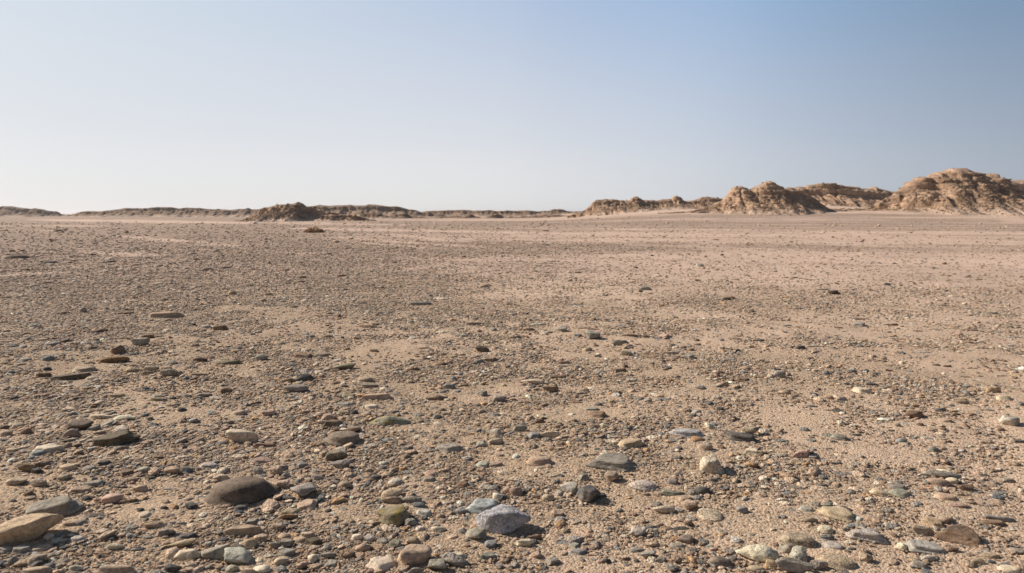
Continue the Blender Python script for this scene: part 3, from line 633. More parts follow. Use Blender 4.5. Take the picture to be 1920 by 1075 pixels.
MIDS = {  # crops 480 x 140 shown four times larger
 (0,430): """35 8 60 14 b s;445 8 60 22 b a;945 15 28 12 db o;400 75 60 12 b f;765 70 50 12 b f;605 105 25 18 db o;700 92 25 14 db o;370 152 60 12 b f;690 188 60 20 db s;820 218 60 18 lt f;830 240 60 14 dg f;820 262 50 14 b f;
925 255 62 22 rb o;1020 265 60 14 b f;1100 210 46 18 db o;1395 195 50 12 b f;1470 225 50 16 b a;1270 258 34 14 g o;1660 150 30 16 b o;1650 180 40 8 db f;1680 220 25 10 db o;1800 172 36 10 b o;1670 242 40 14 b o;
1550 302 90 22 g2 o;905 297 40 14 w o;1275 317 50 14 b o;1325 282 28 16 lt o;200 302 50 18 db o;120 215 170 10 g2 l;160 205 70 14 g o;640 312 30 12 b o;1010 327 50 12 b o;1415 362 40 22 g o;1470 368 70 14 g l;
540 377 50 14 g f;1195 402 68 24 lt o 8;1240 405 30 24 y o;1275 400 38 22 g o;1038 430 34 20 lg o;910 447 42 22 w o;870 452 60 12 t f;1255 452 32 18 lt o;1255 474 45 16 t f;1455 468 50 24 w o;1310 452 30 16 w o;
595 460 24 14 w o;640 455 34 10 lt o;685 438 44 12 dg o;585 435 34 12 dg f;1120 460 34 14 db o;160 495 38 18 lt o;1740 475 58 34 y a;1815 458 100 16 lt l 5;1870 420 60 14 db f;1225 518 70 32 db o;1310 525 70 14 db f;
985 535 90 16 lt l;1135 530 90 14 b f;30 508 80 18 b f;265 455 40 14 dg f;305 452 34 14 b o;1500 425 40 16 lt o;200 340 30 10 b o;470 428 50 10 b f;580 545 40 14 dg f;1680 495 60 12 t f;55 185 60 14 b f;90 162 50 14 b o;
170 160 50 14 b o;540 200 50 12 g f;370 245 90 20 dg f;1560 265 60 12 dg f;1900 300 40 18 b o;1700 287 70 10 db f;1830 330 40 14 b o""",
 (480,430): """70 140 34 10 b o;540 183 42 12 b o;275 185 30 16 g o;95 250 30 20 b a;215 298 60 28 b a;50 290 50 14 g f;455 243 40 12 b f;625 245 20 14 p o;735 250 24 10 b o;880 260 26 8 db o;910 232 20 10 b o;965 230 30 8 b f;
1015 272 30 10 b f;345 358 62 18 b o;70 385 46 16 t o;340 392 60 16 b o;640 345 70 22 b f;670 400 70 22 g s;815 327 40 8 db f;1125 128 26 8 b o;1420 172 28 12 g o;868 402 30 14 lt o;945 433 34 20 b a;795 415 20 10 lt o;
1075 490 54 12 db f;1390 518 112 24 lt s;1395 450 60 12 t f;195 462 36 16 t o;320 500 90 16 t s;90 485 60 16 b f;45 530 60 28 t o;170 522 50 20 dg s;200 538 60 18 lg o;360 535 50 20 w o;260 525 30 18 p o;65 430 50 10 b f;
1560 205 30 14 b o;1605 243 20 10 b o;1130 285 30 8 b f;150 335 30 24 b a;55 338 40 14 t f;640 505 22 24 lt a;240 405 40 14 b o;1290 482 30 14 b o;1850 418 30 14 g o;885 435 40 14 b o;1135 250 34 10 b f""",
 (960,430): """570 120 16 10 db o;360 115 14 7 db o;1050 195 20 12 db o;325 238 34 10 db o;265 322 34 12 dg o;140 368 34 14 g2 o;430 322 30 18 w o;495 323 50 14 db f;1575 190 30 14 db o;1440 285 24 26 b a;1848 260 60 12 lt l;
1540 295 24 14 b o;910 243 30 8 b f;1610 383 34 18 lt o;1688 377 40 12 b f;1905 382 16 10 dg o;700 492 34 12 db f;655 495 34 10 b f;1000 440 90 34 g a;965 462 30 20 db a;1090 345 60 20 lt f;1610 520 60 26 db a;
1650 515 60 20 b a;1760 342 50 16 b f;200 553 20 10 db o;70 535 24 12 b o;1030 360 30 14 b f;520 300 40 10 b f;930 285 30 16 b o;250 10 50 10 b f;1880 200 26 16 g o;1530 78 40 8 b f;800 525 40 8 b f;890 395 44 14 lt f""",
 (1440,430): """1075 24 22 10 db o;600 26 14 10 b o;1135 95 12 8 b o;638 165 14 8 db o;1130 175 22 10 b o;778 252 20 10 db o;838 252 24 10 db o;1110 257 30 8 b f;1020 257 40 8 lt f;1310 335 50 10 g f;1360 348 34 12 b o;
1505 358 60 8 b f;1905 353 26 16 b o;200 362 44 12 db f;252 365 34 10 db f;518 403 26 20 db o;895 412 56 20 g a;1150 400 30 12 b o;1098 402 24 12 b o;1355 383 46 10 b f;1455 436 20 14 db o;940 438 30 12 g o;
410 452 90 10 lt l;590 453 44 12 b f;790 458 52 14 b f;520 478 36 14 b o;625 482 60 16 g o;1635 488 50 18 bg o;1340 460 40 14 b o;1815 424 40 12 b o;120 342 18 10 b o;800 378 34 10 b f;855 380 34 8 b f;
1270 450 44 8 b f;1180 483 34 10 b f;1310 500 44 8 b f;310 550 30 10 b f;375 490 40 10 t f;1580 375 50 8 b f;330 378 50 8 b f;760 305 40 10 b f;145 555 26 10 db o""",
}

def ground_hit(px, py):
    dx, dy, dz = ray(px, py)
    z = 0.0
    for _ in range(6):
        k = (z - CAMH) / dz
        x, y = dx * k, dy * k
        z = float(ground_z(x, y))
    return float(x), float(y), z

cat = []
for h in HERO:
    cat.append(dict(px=h[0], py=h[1], w=h[2], h=h[3], col=h[4], sh=h[5], yaw=h[6], roll=h[7], mat=h[8], short=h[9], label=h[10]))
def parse(src, k):
    for (ox, oy), txt in src.items():
        for e in txt.replace('\n', '').split(';'):
            p = e.split()
            if len(p) < 6: continue
            cx, cy, ww, hh = (float(v) for v in p[:4])
            d = dict(px=ox + cx / k, py=oy + cy / k, w=ww / k, h=hh / k, col=p[4], sh=p[5],
                     yaw=float(p[6]) if len(p) > 6 else random.uniform(-7, 7), roll=random.uniform(-5, 5), mat=None, short=None, label=None)
            if any(abs(d['px'] - q['px']) < .38 * (d['w'] + q['w']) / 2 + 1 and abs(d['py'] - q['py']) < .38 * (d['h'] + q['h']) / 2 + 1 for q in cat): continue
            cat.append(d)
parse(CROPS, 3.981); parse(MIDS, 4.0)
for i, d in enumerate(cat):
    d['area'] = d['w'] * d['h'] * (10 if d['label'] else 1)
    kd = DEP[d['sh']]
    fx, fy, fz = ground_hit(d['px'], d['py'] + d['h'] / 2)
    dist = math.hypot(fy, CAMH)
    mpp = dist / FPX / math.cos(math.atan(fx / max(fy, .1))) ** 0 
    W = d['w'] * mpp; vis = d['h'] * mpp
    al = math.atan2(CAMH, fy)
    D = kd * W
    H = (vis - D * math.sin(al) * .76) / math.cos(al)
    lo = {'o': .30, 'f': .17, 's': .16, 'a': .38, 'l': .17}[d['sh']] * W
    if H < lo:
        H = lo; D = max(.30 * W, (vis - H * math.cos(al)) / (math.sin(al) * .76))
        D = min(D, kd * W)
    cap = {'o': .55, 'f': .27, 's': .27, 'a': .62, 'l': .30}[d['sh']] * W
    if H > cap:
        H = cap; D = min(max(D, (vis - H * math.cos(al)) / (math.sin(al) * .76)), 1.05 * W)
    d['W'], d['D'], d['H'] = W * 1.03, D, H * .97
    yaw = R(d['yaw'])
    d['x'] = fx; d['y'] = fy + D * .46
    d['x'] = fx * (fy + D * .30) / fy
    d['z'] = float(ground_z(d['x'], d['y']))
order = sorted(range(len(cat)), key=lambda i: -cat[i]['area'])
chosen = [cat[i] for i in order[:300]]
rest = [cat[i] for i in order[300:]]
print("catalogue", len(cat), "stones; individual", len(chosen))

# ---- labels: what the stone looks like and what it lies by
heroes = [d for d in chosen if d['label']]
sizes = sorted(d['W'] for d in chosen if not d['label'])
def size_word(d):
    q = sum(s < d['W'] for s in sizes) / len(sizes)
    return 'small' if q < .33 else ('mid sized' if q < .75 else 'large')
def relation(d, a):
    dx, dy = d['px'] - a['px'], (d['py'] - a['py'])
    if abs(dx) > 1.3 * abs(dy) * 1.2: return 'left of' if dx < 0 else 'right of'
    return 'behind' if dy < 0 else 'in front of'
def scr(d, a): return math.hypot((d['px'] - a['px']), 2.0 * (d['py'] - a['py'])) - .4 * a['w']
used = {}
for d in heroes: used[d['label']] = 1
TEX = {'smooth': '', 'speckle': 'rough ', 'layer': 'layered ', 'lichen': ''}
for i, d in enumerate(chosen):
    if d['mat'] is None:
        d['mat'] = {'o': 'smooth', 'f': 'smooth', 's': 'layer', 'a': 'speckle', 'l': 'layer'}[d['sh']]
        if random.random() < .35: d['mat'] = random.choice(['smooth', 'speckle'])
for d in chosen:
    if d['label']: continue
    cands = sorted(heroes, key=lambda a: scr(d, a))
    head = f"{size_word(d)} {COLS[d['col']][1]} {SHN[d['sh']]}"
    opts = []
    a, b = cands[0], cands[1]
    near = 'just ' if scr(d, a) < 30 else ('well ' if scr(d, a) > 90 else '')
    opts.append(f"{head} {near}{relation(d, a)} {a['short']}")
    for c in cands[1:4]:
        opts.append(f"{head} {relation(d, a)} {a['short']}, {relation(d, c)} {c['short']}")
    for c in cands[1:3]:
        opts.append(f"{head} between {a['short']} and {c['short']}")
    opts.append(f"second {head} {relation(d, a)} {a['short']}")
    opts.append(f"third {head} {relation(d, a)} {a['short']}")
    for o_ in opts:
        if o_ not in used and len(o_.split()) <= 16:
            if len(o_.split()) > 16: continue
            used[o_] = 1; d['label'] = o_; break
    else:
        print("NO LABEL", opts[0]); d['label'] = opts[0]

def build_stone(i, d):
    big = d['w'] > 40
    co, f = rock_points(d['sh'], 1000 + i, 5 if d['w'] > 60 else (4 if d['w'] > 14 else 3))
    sink = (.33 if d['sh'] in 'oa' else .28) * (.62 if d['w'] > 24 else 1)
    Hf = d['H'] / (1 - sink)
    # widest just above the ground, flatter underneath
    co = co * np.array([d['W'] / 2, d['D'] / 2, Hf / 2])
    co[:, 2] += Hf / 2 - Hf * sink
    rl = R(d['roll']); c, s = math.cos(rl), math.sin(rl)
    x, z = co[:, 0].copy(), co[:, 2].copy()
    co[:, 0] = x * c + z * s; co[:, 2] = -x * s + z * c
    # the part above the ground takes the measured width and depth
    v = co[:, 2] > .04 * d['H']
    for ax, ext in ((0, d['W']), (1, d['D'])):
        lo, hi = co[v, ax].min(), co[v, ax].max()
        co[:, ax] = (co[:, ax] - (lo + hi) / 2) * ext / (hi - lo)
    co[:, 2] *= d['H'] / co[:, 2].max()
    me = mesh_from("stone", co, f)
    o = link("stone", me, MATS[d['mat']])
    o.location = (d['x'], d['y'], d['z'])
    o.rotation_euler = (0, 0, R(d['yaw']))
    k = random.uniform(.9, 1.1)
    cc = [v * q for v, q in zip(COLS[d['col']][0], (1.16, 1.12, 1.04))]
    o.color = (*[min(1, v * k * random.uniform(.96, 1.04)) for v in cc], 1)
    tag(o, d['label'], "stone", "stones scattered over the gravel plain")
for i, d in enumerate(chosen): build_stone(i, d)

# ------------------------------------------------------------------ gravel (uncountable)
def proto_pebbles():
    c = bpy.data.collections.new("pebble_shapes")
    for k, sh in enumerate(['o', 'o', 'o', 'f', 'a', 'a', 'a', 'o', 's', 'o', 'a', 'f']):
        co, f = rock_points(sh, 300 + k, 2)
        asp = {'o': (1, .78, .58), 'f': (1, .8, .32), 'a': (1, .8, .62), 's': (1, .7, .3), 'l': (1, .42, .3)}[sh]
        me = mesh_from("pebble_shape", co * .5 * np.array(asp), f)
        me.materials.append(M_PEB)
        o = bpy.data.objects.new("pebble_shape_%02d" % k, me); c.objects.link(o)
    return c
PROTO = proto_pebbles()
PAL = np.array([1.27, 1.20, 1.11]) * np.array([[.37,.285,.22],[.42,.33,.255],[.34,.26,.20],[.47,.375,.295],[.40,.295,.235],[.27,.25,.23],[.20,.185,.17],[.36,.345,.33],[.125,.118,.115],[.55,.475,.39],[.46,.31,.185],[.235,.245,.245],[.26,.19,.14],[.66,.60,.52],[.13,.145,.16]])
PW = np.array([16,16,11,14,9,7,5,8,4,9,3,3,5,3.6,1.0]); PW = PW / PW.sum()

def instance_points(name, P, scale, rot, tint, label, coll, mat=None):
    me = bpy.data.meshes.new(name)
    me.vertices.add(len(P)); me.vertices.foreach_set("co", P.astype(np.float32).ravel())
    a = me.attributes.new("size", 'FLOAT_VECTOR', 'POINT'); a.data.foreach_set("vector", scale.astype(np.float32).ravel())
    a = me.attributes.new("turn", 'FLOAT_VECTOR', 'POINT'); a.data.foreach_set("vector", rot.astype(np.float32).ravel())
    a = me.attributes.new("tint", 'FLOAT_COLOR', 'POINT'); a.data.foreach_set("color", np.column_stack([tint, np.ones(len(P))]).astype(np.float32).ravel())
    a = me.attributes.new("pick", 'INT', 'POINT'); a.data.foreach_set("value", rng.integers(0, 12, len(P)).astype(np.int32))
    o = link(name, me)
    g = bpy.data.node_groups.new(name + "_scatter", 'GeometryNodeTree')
    g.interface.new_socket("Geometry", in_out='INPUT', socket_type='NodeSocketGeometry')
    g.interface.new_socket("Geometry", in_out='OUTPUT', socket_type='NodeSocketGeometry')
    gi = g.nodes.new("NodeGroupInput"); go = g.nodes.new("NodeGroupOutput")
    m2p = g.nodes.new("GeometryNodeMeshToPoints")
    ip = g.nodes.new("GeometryNodeInstanceOnPoints"); ci = g.nodes.new("GeometryNodeCollectionInfo")
    ci.inputs[0].default_value = coll; ci.inputs["Separate Children"].default_value = True; ci.inputs["Reset Children"].default_value = True
    ip.inputs["Pick Instance"].default_value = True
    def na(nm, ty):
        n = g.nodes.new("GeometryNodeInputNamedAttribute"); n.data_type = ty; n.inputs[0].default_value = nm; return n.outputs[0]
    L = g.links.new
    L(gi.outputs[0], m2p.inputs[0]); L(m2p.outputs[0], ip.inputs["Points"]); L(ci.outputs[0], ip.inputs["Instance"])
    L(na("pick", 'INT'), ip.inputs["Instance Index"]); L(na("turn", 'FLOAT_VECTOR'), ip.inputs["Rotation"]); L(na("size", 'FLOAT_VECTOR'), ip.inputs["Scale"])
    L(ip.outputs[0], go.inputs[0])
    md = o.modifiers.new("scatter", 'NODES'); md.node_group = g
    tag(o, label, None, None, "stuff")
    return o

def build_gravel():
    xs, ys, ss = [], [], []
    half = R(41)
    edges = np.geomspace(.55, 95, 66)
    for r0, r1 in zip(edges[:-1], edges[1:]):
        rm = (r0 + r1) / 2
        half = R(82) if rm < 3.5 else (R(66) if rm < 8 else (R(52) if rm < 20 else R(44)))
        area = half * (r1 * r1 - r0 * r0)
        smin = max(.0042, .0021 * rm)
        smax = max(.046, smin * 1.4) if rm < 8 else max(.046, .006 * rm)
        s = smin
        while s < smax:
            s2 = s * 1.35; sm = s * 1.16
            cov = .20 * (sm / .0055) ** -.22 if sm < .022 else .20 * (.022 / .0055) ** -.22 * (sm / .022) ** -1.9
            cov = min(cov, .26)
            cov *= 1.15 + (.9 * float(sst(2.5, 6, rm)) if s == smin else 0)
            n = int(area * cov / (.6 * sm * sm))
            a = rng.uniform(-half, half, n); r = np.sqrt(rng.uniform(r0 * r0, r1 * r1, n))
            x = r * np.sin(a); y = r * np.cos(a)
            S = sandiness(x, y)
            cl = fbm(x * 2.3, y * 2.3, o=3, seed=77)
            keep = (1 - (.56 + .18 * sst(4, 12, r)) * S) * np.clip(.76 + 1.6 * cl * min(1, sm / .012) ** .5 * (1 - .55 * float(sst(4, 12, rm))), .10, 1.8) * (1.15 - .35 * sst(-.4, .6, x / r))
            k = rng.uniform(0, 1, n) < keep
            xs.append(x[k]); ys.append(y[k]); ss.append(sm * np.exp(rng.normal(0, .16, k.sum())))
            s = s2
    x, y, s = map(np.concatenate, (xs, ys, ss))
    # none inside the big stones
    ok = np.ones(len(x), bool)
    for d in chosen:
        if d['w'] < 16: continue
        c, sn = math.cos(R(d['yaw'])), math.sin(R(d['yaw']))
        m = (np.abs(x - d['x']) < d['W'] * .6) & (np.abs(y - d['y']) < d['W'] * .6)
        i = np.nonzero(m)[0]
        if not len(i): continue
        u = (x[i] - d['x']) * c + (y[i] - d['y']) * sn; v = -(x[i] - d['x']) * sn + (y[i] - d['y']) * c
        ok[i[(u / (d['W'] * .47)) ** 2 + (v / (d['D'] * .47)) ** 2 < 1]] = False
    x, y, s = x[ok], y[ok], s[ok]
    ex, ey, es = [], [], []
    for d in chosen:
        if d['w'] < 11: continue
        c, sn = math.cos(R(d['yaw'])), math.sin(R(d['yaw']))
        per = 2.6 * (d['W'] + d['D']) / 2
        n = int(per / .011)
        a = rng.uniform(0, 6.283, n); q = .48 + np.abs(rng.normal(0, .06, n))
        u = d['W'] * q * np.cos(a); v = d['D'] * q * np.sin(a)
        ex.append(d['x'] + u * c - v * sn); ey.append(d['y'] + u * sn + v * c); es.append(np.clip(.008 * np.exp(rng.normal(0, .4, n)), .004, .12 * d['W'] + .004))
    x = np.append(x, np.concatenate(ex)); y = np.append(y, np.concatenate(ey)); s = np.append(s, np.concatenate(es))
    n0 = len(x)
    col = PAL[rng.choice(len(PAL), n0, p=PW)] * np.exp(rng.normal(.02, .16, (n0, 1)))
    size = np.column_stack([s * 1.15, s, s * .66]) * rng.uniform(.8, 1.2, (n0, 3))
    rot = np.column_stack([rng.normal(0, .2, n0), rng.normal(0, .2, n0), rng.uniform(0, 6.283, n0)])
    calm = .55 * sst(5, 16, np.hypot(x, y))[:, None]
    col = (col * (1 - calm) + np.array([.42, .312, .24]) * calm) * 1.06
    z = ground_z(x, y) + size[:, 2] * rng.uniform(.0, .16, n0)
    P = np.column_stack([x, y, z])
    # the smaller stones measured in the photograph
    rx = np.array([[d['x'], d['y'], d['z'] + .1 * d['H']] for d in rest])
    rs = np.array([[d['W'] * 1.12, d['D'] / .68, d['H'] / .36] for d in rest])
    rc = np.array([COLS[d['col']][0] for d in rest]) * np.array([1.16, 1.12, 1.04])
    rr = np.array([[0, 0, R(d['yaw'])] for d in rest])
    P = np.vstack([P, rx]); size = np.vstack([size, rs]); col = np.vstack([col, rc]); rot = np.vstack([rot, rr])
    print("gravel", len(P))
    instance_points("gravel", P, size, rot, np.clip(col, 0, .9), "fine mixed gravel of tan, grey and cream pebbles covering the plain", PROTO)
build_gravel()

# ------------------------------------------------------------------ hills
def px_to_at(px, py, Y):
    dx, dy, dz = ray(px, py)
    k = Y / dy
    return dx * k, CAMH + dz * k

RUB = []
def hill(name, label, Y, sil, step, mat, kf=1.7, kb=1.3, cliff=.35, rough=1.0, seed=1, layer=.5, base=None, sand_low=.30, rubble=0, group=None, spur=.35, bumps=()):
    px = np.array([p[0] for p in sil], float); py = np.array([p[1] for p in sil], float)
    X, Z = px_to_at(px, py, Y)
    x = np.arange(X[0], X[-1], step)
    Rz = np.interp(x, X, Z)
    g0 = ground_z(x, 0 * x + Y)
    jag = vnoise(x / (step * 11), 0 * x, seed=seed + 61) + .6 * vnoise(x / (step * 4.5), 0 * x, seed=seed + 62)
    jag = np.sign(jag) * np.abs(jag) ** .6
    Hh = np.maximum(Rz - g0, 0)
    Hh = Hh + jag * min(Hh.max(), 6) * .04 * rough * sst(.1, .5, Hh / Hh.max())
    wmax = Hh.max()
    y = np.arange(Y - kf * wmax * 1.5 - 1, Y + kb * wmax * 1.4 + 1, step)
    XX, YY = np.meshgrid(x, y, indexing='ij')
    HH = np.repeat(Hh[:, None], len(y), 1)
    HHs = HH
    # widths of the slope vary along the ridge: spurs and gullies
    sp = fbm(XX / wmax * .9, YY / wmax * .35, o=4, seed=seed)
    gl = 1 - np.abs(fbm(XX / wmax * 2.1 + 3, YY / wmax * .5, o=3, seed=seed + 5)) * 2
    k1 = 1.22 * kf * (1 + spur * sp * 1.6 + .18 * gl)
    yr = Y + wmax * .14 * fbm(XX / wmax * .7, 0 * XX, o=2, seed=seed + 9)
    wid = np.where(YY < yr, k1, kb * (1 + .4 * sp)) * np.maximum(np.convolve(np.pad(Hh, 20, mode='edge'), np.ones(41) / 41, 'valid')[:, None], .15 * wmax)
    t = np.clip(1 - np.abs(YY - yr) / wid, 0, 1.0)
    wob = .10 * fbm(XX / wmax * 3.0, YY / wmax * 3.0, o=4, seed=seed + 13)
    tt = np.clip(t + wob * np.sin(math.pi * t), 0, 1)
    c0 = .74 + .07 * sp
    talus = (tt / c0) ** 1.3 * (1 - cliff)
    p = np.where(tt < c0, talus, (1 - cliff) + cliff * (1 - (1 - np.clip((tt - c0) / (1 - c0), 0, 1)) ** 2.6))
    z = HH * p
    # gullies cut down the slope
    wx = XX + .35 * wmax * fbm(XX / wmax * 1.2, YY / wmax * 1.2, o=2, seed=seed + 41)
    gu = np.abs(fbm(wx / wmax * 2.2, YY / wmax * .35, o=3, seed=seed + 43))
    gut = sst(.22, .0, gu)
    z = z - wmax * .085 * rough * gut * sst(.05, .45, p) * sst(1.0, .80, p)
    for bx, bt, bY, rx, ry, pw in bumps:
        X0, Z0 = px_to_at(bx, bt, bY); X1, _ = px_to_at(bx + rx, bt, bY); rX = X1 - X0
        q = ((XX - X0 + .25 * rX * fbm(XX / rX, YY / rX, o=3, seed=seed + 47)) / rX) ** 2 + ((YY - bY) / ry) ** 2
        zb = (Z0 - ground_z(X0, bY)) * np.clip(1 - q, 0, 1) ** pw
        z = np.maximum(z, zb) + .15 * np.minimum(z, zb) * (zb > 0) * (1 - pw)
        p = np.maximum(p, zb / wmax)
    # beds of rock: irregular hard and soft layers, stronger in some places
    zz = z + .06 * wmax * fbm(XX / wmax * .8, YY / wmax * .8, o=2, seed=seed + 15)
    bed = vnoise(0 * XX + 3.3, zz / layer * 1.0, seed=seed + 19) + .5 * vnoise(0 * XX + 1.3, zz / layer * 2.6, seed=seed + 20)
    hi = sst(.56, .74, p + .09 * fbm(XX / wmax * 2, YY / wmax * 2, o=3, seed=seed + 21))
    patch = sst(-.35, .35, fbm(XX / wmax * 1.5, YY / wmax * 1.5, o=3, seed=seed + 22))
    z = z + layer * .55 * bed * (.06 + .94 * hi) * (.3 + .7 * patch) * sst(0, .1, p) * rough * sst(1.03, .95, p)
    # ledges: flat treads with steep risers, overhanging a little
    fr = zz / layer / 1.7 + .45 * fbm(XX / wmax * 1.3, YY / wmax * 1.3, o=3, seed=seed + 51)
    k0 = np.floor(fr); q = fr - k0
    stp = (k0 + sst(.62, .98, q) - fr) * layer * 1.7
    z = z + stp * .95 * hi * (.45 + .55 * patch) * sst(1.02, .93, p)
    # roughness, lumps
    n3 = fbm(XX * .9 / max(step * 6, .5), YY * .9 / max(step * 6, .5), o=4, seed=seed + 23, gain=.62)
    rid = 1 - np.abs(fbm(XX / wmax * 3.2, YY / wmax * 3.2, o=4, seed=seed + 29)) * 2
    lump = fbm(XX / wmax * 5, YY / wmax * 5, o=3, seed=seed + 27)
    z = z + wmax * .022 * rough * n3 * sst(0.02, .25, p) + wmax * .042 * rough * (rid - .5) * (.45 * sst(.1, .4, p) + .55 * hi) * sst(1.0, .8, p)
    z = z + wmax * .035 * rough * np.maximum(lump, 0) * hi * sst(1.0, .9, p)
    gz = ground_z(XX.ravel(), YY.ravel()).reshape(XX.shape)
    edge = sst(0, .06, t)
    zt = gz + np.where(edge > 0, z * edge, 0) - (1 - edge) * .25 * sst(.02, 0, t)
    # overhang: push beds outwards
    gy = np.gradient(zt, axis=1); gx = np.gradient(zt, axis=0)
    gm = np.sqrt(gx * gx + gy * gy) + 1e-6
    steep = np.clip(gm / step - .4, 0, 1.4)
    push = (bed * .45 + .5 * sst(.6, .95, q)) * layer * steep * hi * (.4 + .6 * patch)
    Xo = XX - gx / gm * push; Yo = YY - gy / gm * push
    co = np.column_stack([Xo.ravel(), Yo.ravel(), zt.ravel()])
    n, m = XX.shape
    i = np.arange(n - 1)[:, None]; j = np.arange(m - 1)[None, :]
    a = i * m + j
    f = np.stack([a, a + m, a + m + 1, a + 1], -1).reshape(-1, 4)
    keepv = (t > 0).ravel()
    f = f[keepv[f].any(1)]
    usedv = np.zeros(len(co), bool); usedv[f.ravel()] = True
    idx = np.cumsum(usedv) - 1
    me = mesh_from(name, co[usedv], idx[f])
    low = sst(sand_low, 0.02, p + .12 * fbm(XX * .5, YY * .5, o=4, seed=seed + 31)) 
    add_attr(me, "low", low.ravel()[usedv])
    o = link(name, me, mat)
    tag(o, label, None, group, "structure")
    if rubble:
        cand = np.nonzero(((p > .03) & (p < .93) & (YY < Y + .3 * wmax)).ravel())[0]
        pw = (.15 + .85 * sst(-.2, .4, n3.ravel()[cand])) * (1 - .85 * low.ravel()[cand]) * (1 - .5 * hi.ravel()[cand]); pw /= pw.sum()
        pick = rng.choice(cand, rubble, p=pw)
        pts = co[pick] + np.column_stack([rng.uniform(-step, step, rubble), rng.uniform(-step, step, rubble), np.zeros(rubble)])
        RUB.append((pts, wmax, 1.0))
        # broken cap rock along the crest
        nc = int((x[-1] - x[0]) / (.10 * wmax + .25))
        fx = rng.uniform(x[0], x[-1], nc); hh = np.interp(fx, x, Hh)
        fy = Y + wmax * rng.uniform(-.42, .10, nc)
        iy = np.clip(((fy - y[0]) / step).astype(int), 0, len(y) - 1); ix = np.clip(((fx - x[0]) / step).astype(int), 0, len(x) - 1)
        ok = hh > .35 * wmax
        RUB.append((np.column_stack([fx, fy, zt[ix, iy]])[ok], wmax, 2.6))
        # fallen blocks on the plain in front of the foot
        nb = rubble // 30
        fx = rng.uniform(x[0], x[-1], nb); hh = np.interp(fx, x, Hh)
        fy = Y - kf * 1.15 * hh - np.abs(rng.normal(0, 1, nb)) * (1 + hh) 
        ok = hh > .3
        RUB.append((np.column_stack([fx, fy, ground_z(fx, fy)])[ok], wmax * .6, 1.0))
    return o

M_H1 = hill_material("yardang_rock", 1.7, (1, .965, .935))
M_H2 = hill_material("far_rock_shaded", 1.0, (1.0, .93, .88))  # darker tone: backlit shade of the left hills put into the rock colour
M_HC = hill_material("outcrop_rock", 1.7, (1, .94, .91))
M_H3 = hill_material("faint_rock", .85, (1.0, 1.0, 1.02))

GH = "low desert hills along the horizon"
hill("hill", "pale distant slope showing in the dip between two left hills", 900, [(60,403),(100,399.5),(120,398.5),(150,398.5),(185,401),(220,403)], 3.0, M_H3, seed=11, layer=4, rough=.5, group=GH)
hill("hill", "dark low hill running out of the left frame edge", 260, [(-260,400),(-160,391),(-60,386),(0,386),(20,385.5),(45,389),(75,392),(100,396),(118,401.5),(126,404)], .45, M_H2, kf=1.9, seed=21, layer=1.0, rough=1.7, group=GH)
hill("hill", "long low dark hill between the dip and the rugged left outcrop", 245, [(118,405),(135,401),(160,397.5),(185,396),(220,393),(235,391),(270,391),(300,388.5),(315,387.5),(335,389.5),(365,390.5),(400,391),(440,392.5),(448,390),(464,390.5),(470,393),(520,392),(600,400),(640,405)], .40, M_H2, kf=1.9, seed=31, layer=1.0, rough=1.7, group=GH)
hill("hill", "rugged low outcrop with a small peak, nearest of the left hills", 96, [(445,415),(470,407),(484,399),(492,391),(500,388),(515,386),(530,382.5),(540,381.5),(547,383.5),(555,381.5),(560,379),(566,382),(576,385.5),(582,386),(590,391),(606,396),(630,400),(655,403),(680,408),(705,414)], .10, M_HC, kf=2.4, cliff=.3, rough=1.0, seed=41, layer=.35, rubble=5000, group=GH)
hill("hill", "broad rounded dark hill behind the rugged left outcrop", 225, [(540,400),(575,388),(600,382.5),(625,385),(650,385.5),(665,383.5),(690,384),(720,386),(745,388.5),(765,393),(785,396),(800,396.5),(815,400),(840,405)], .38, M_H2, kf=1.9, seed=51, layer=1.0, rough=1.7, group=GH)
hill("hill", "long flat topped ridge across the middle of the horizon", 240, [(770,405),(790,396),(815,394.5),(850,393),(880,394.5),(940,394.5),(1000,395.5),(1030,395),(1038,392.5),(1055,393),(1062,395),(1100,395.5),(1180,397),(1250,400)], .38, M_H2, kf=2.1, cliff=.45, seed=61, layer=.9, rough=1.7, group=GH)
hill("hill", "row of small eroded mounds at the foot of the middle ridge", 150, [(655,412),(672,405),(690,399),(700,397),(712,402),(728,405),(742,402),(762,401.5),(775,405),(800,408),(830,406),(850,404),(868,405),(880,401.5),(890,405),(905,409),(918,404.5),(932,401.5),(945,405),(965,408),(985,405),(1010,404),(1030,402),(1060,404),(1080,407)], .22, M_H2, kf=1.6, cliff=.2, seed=71, layer=.6, group=GH)
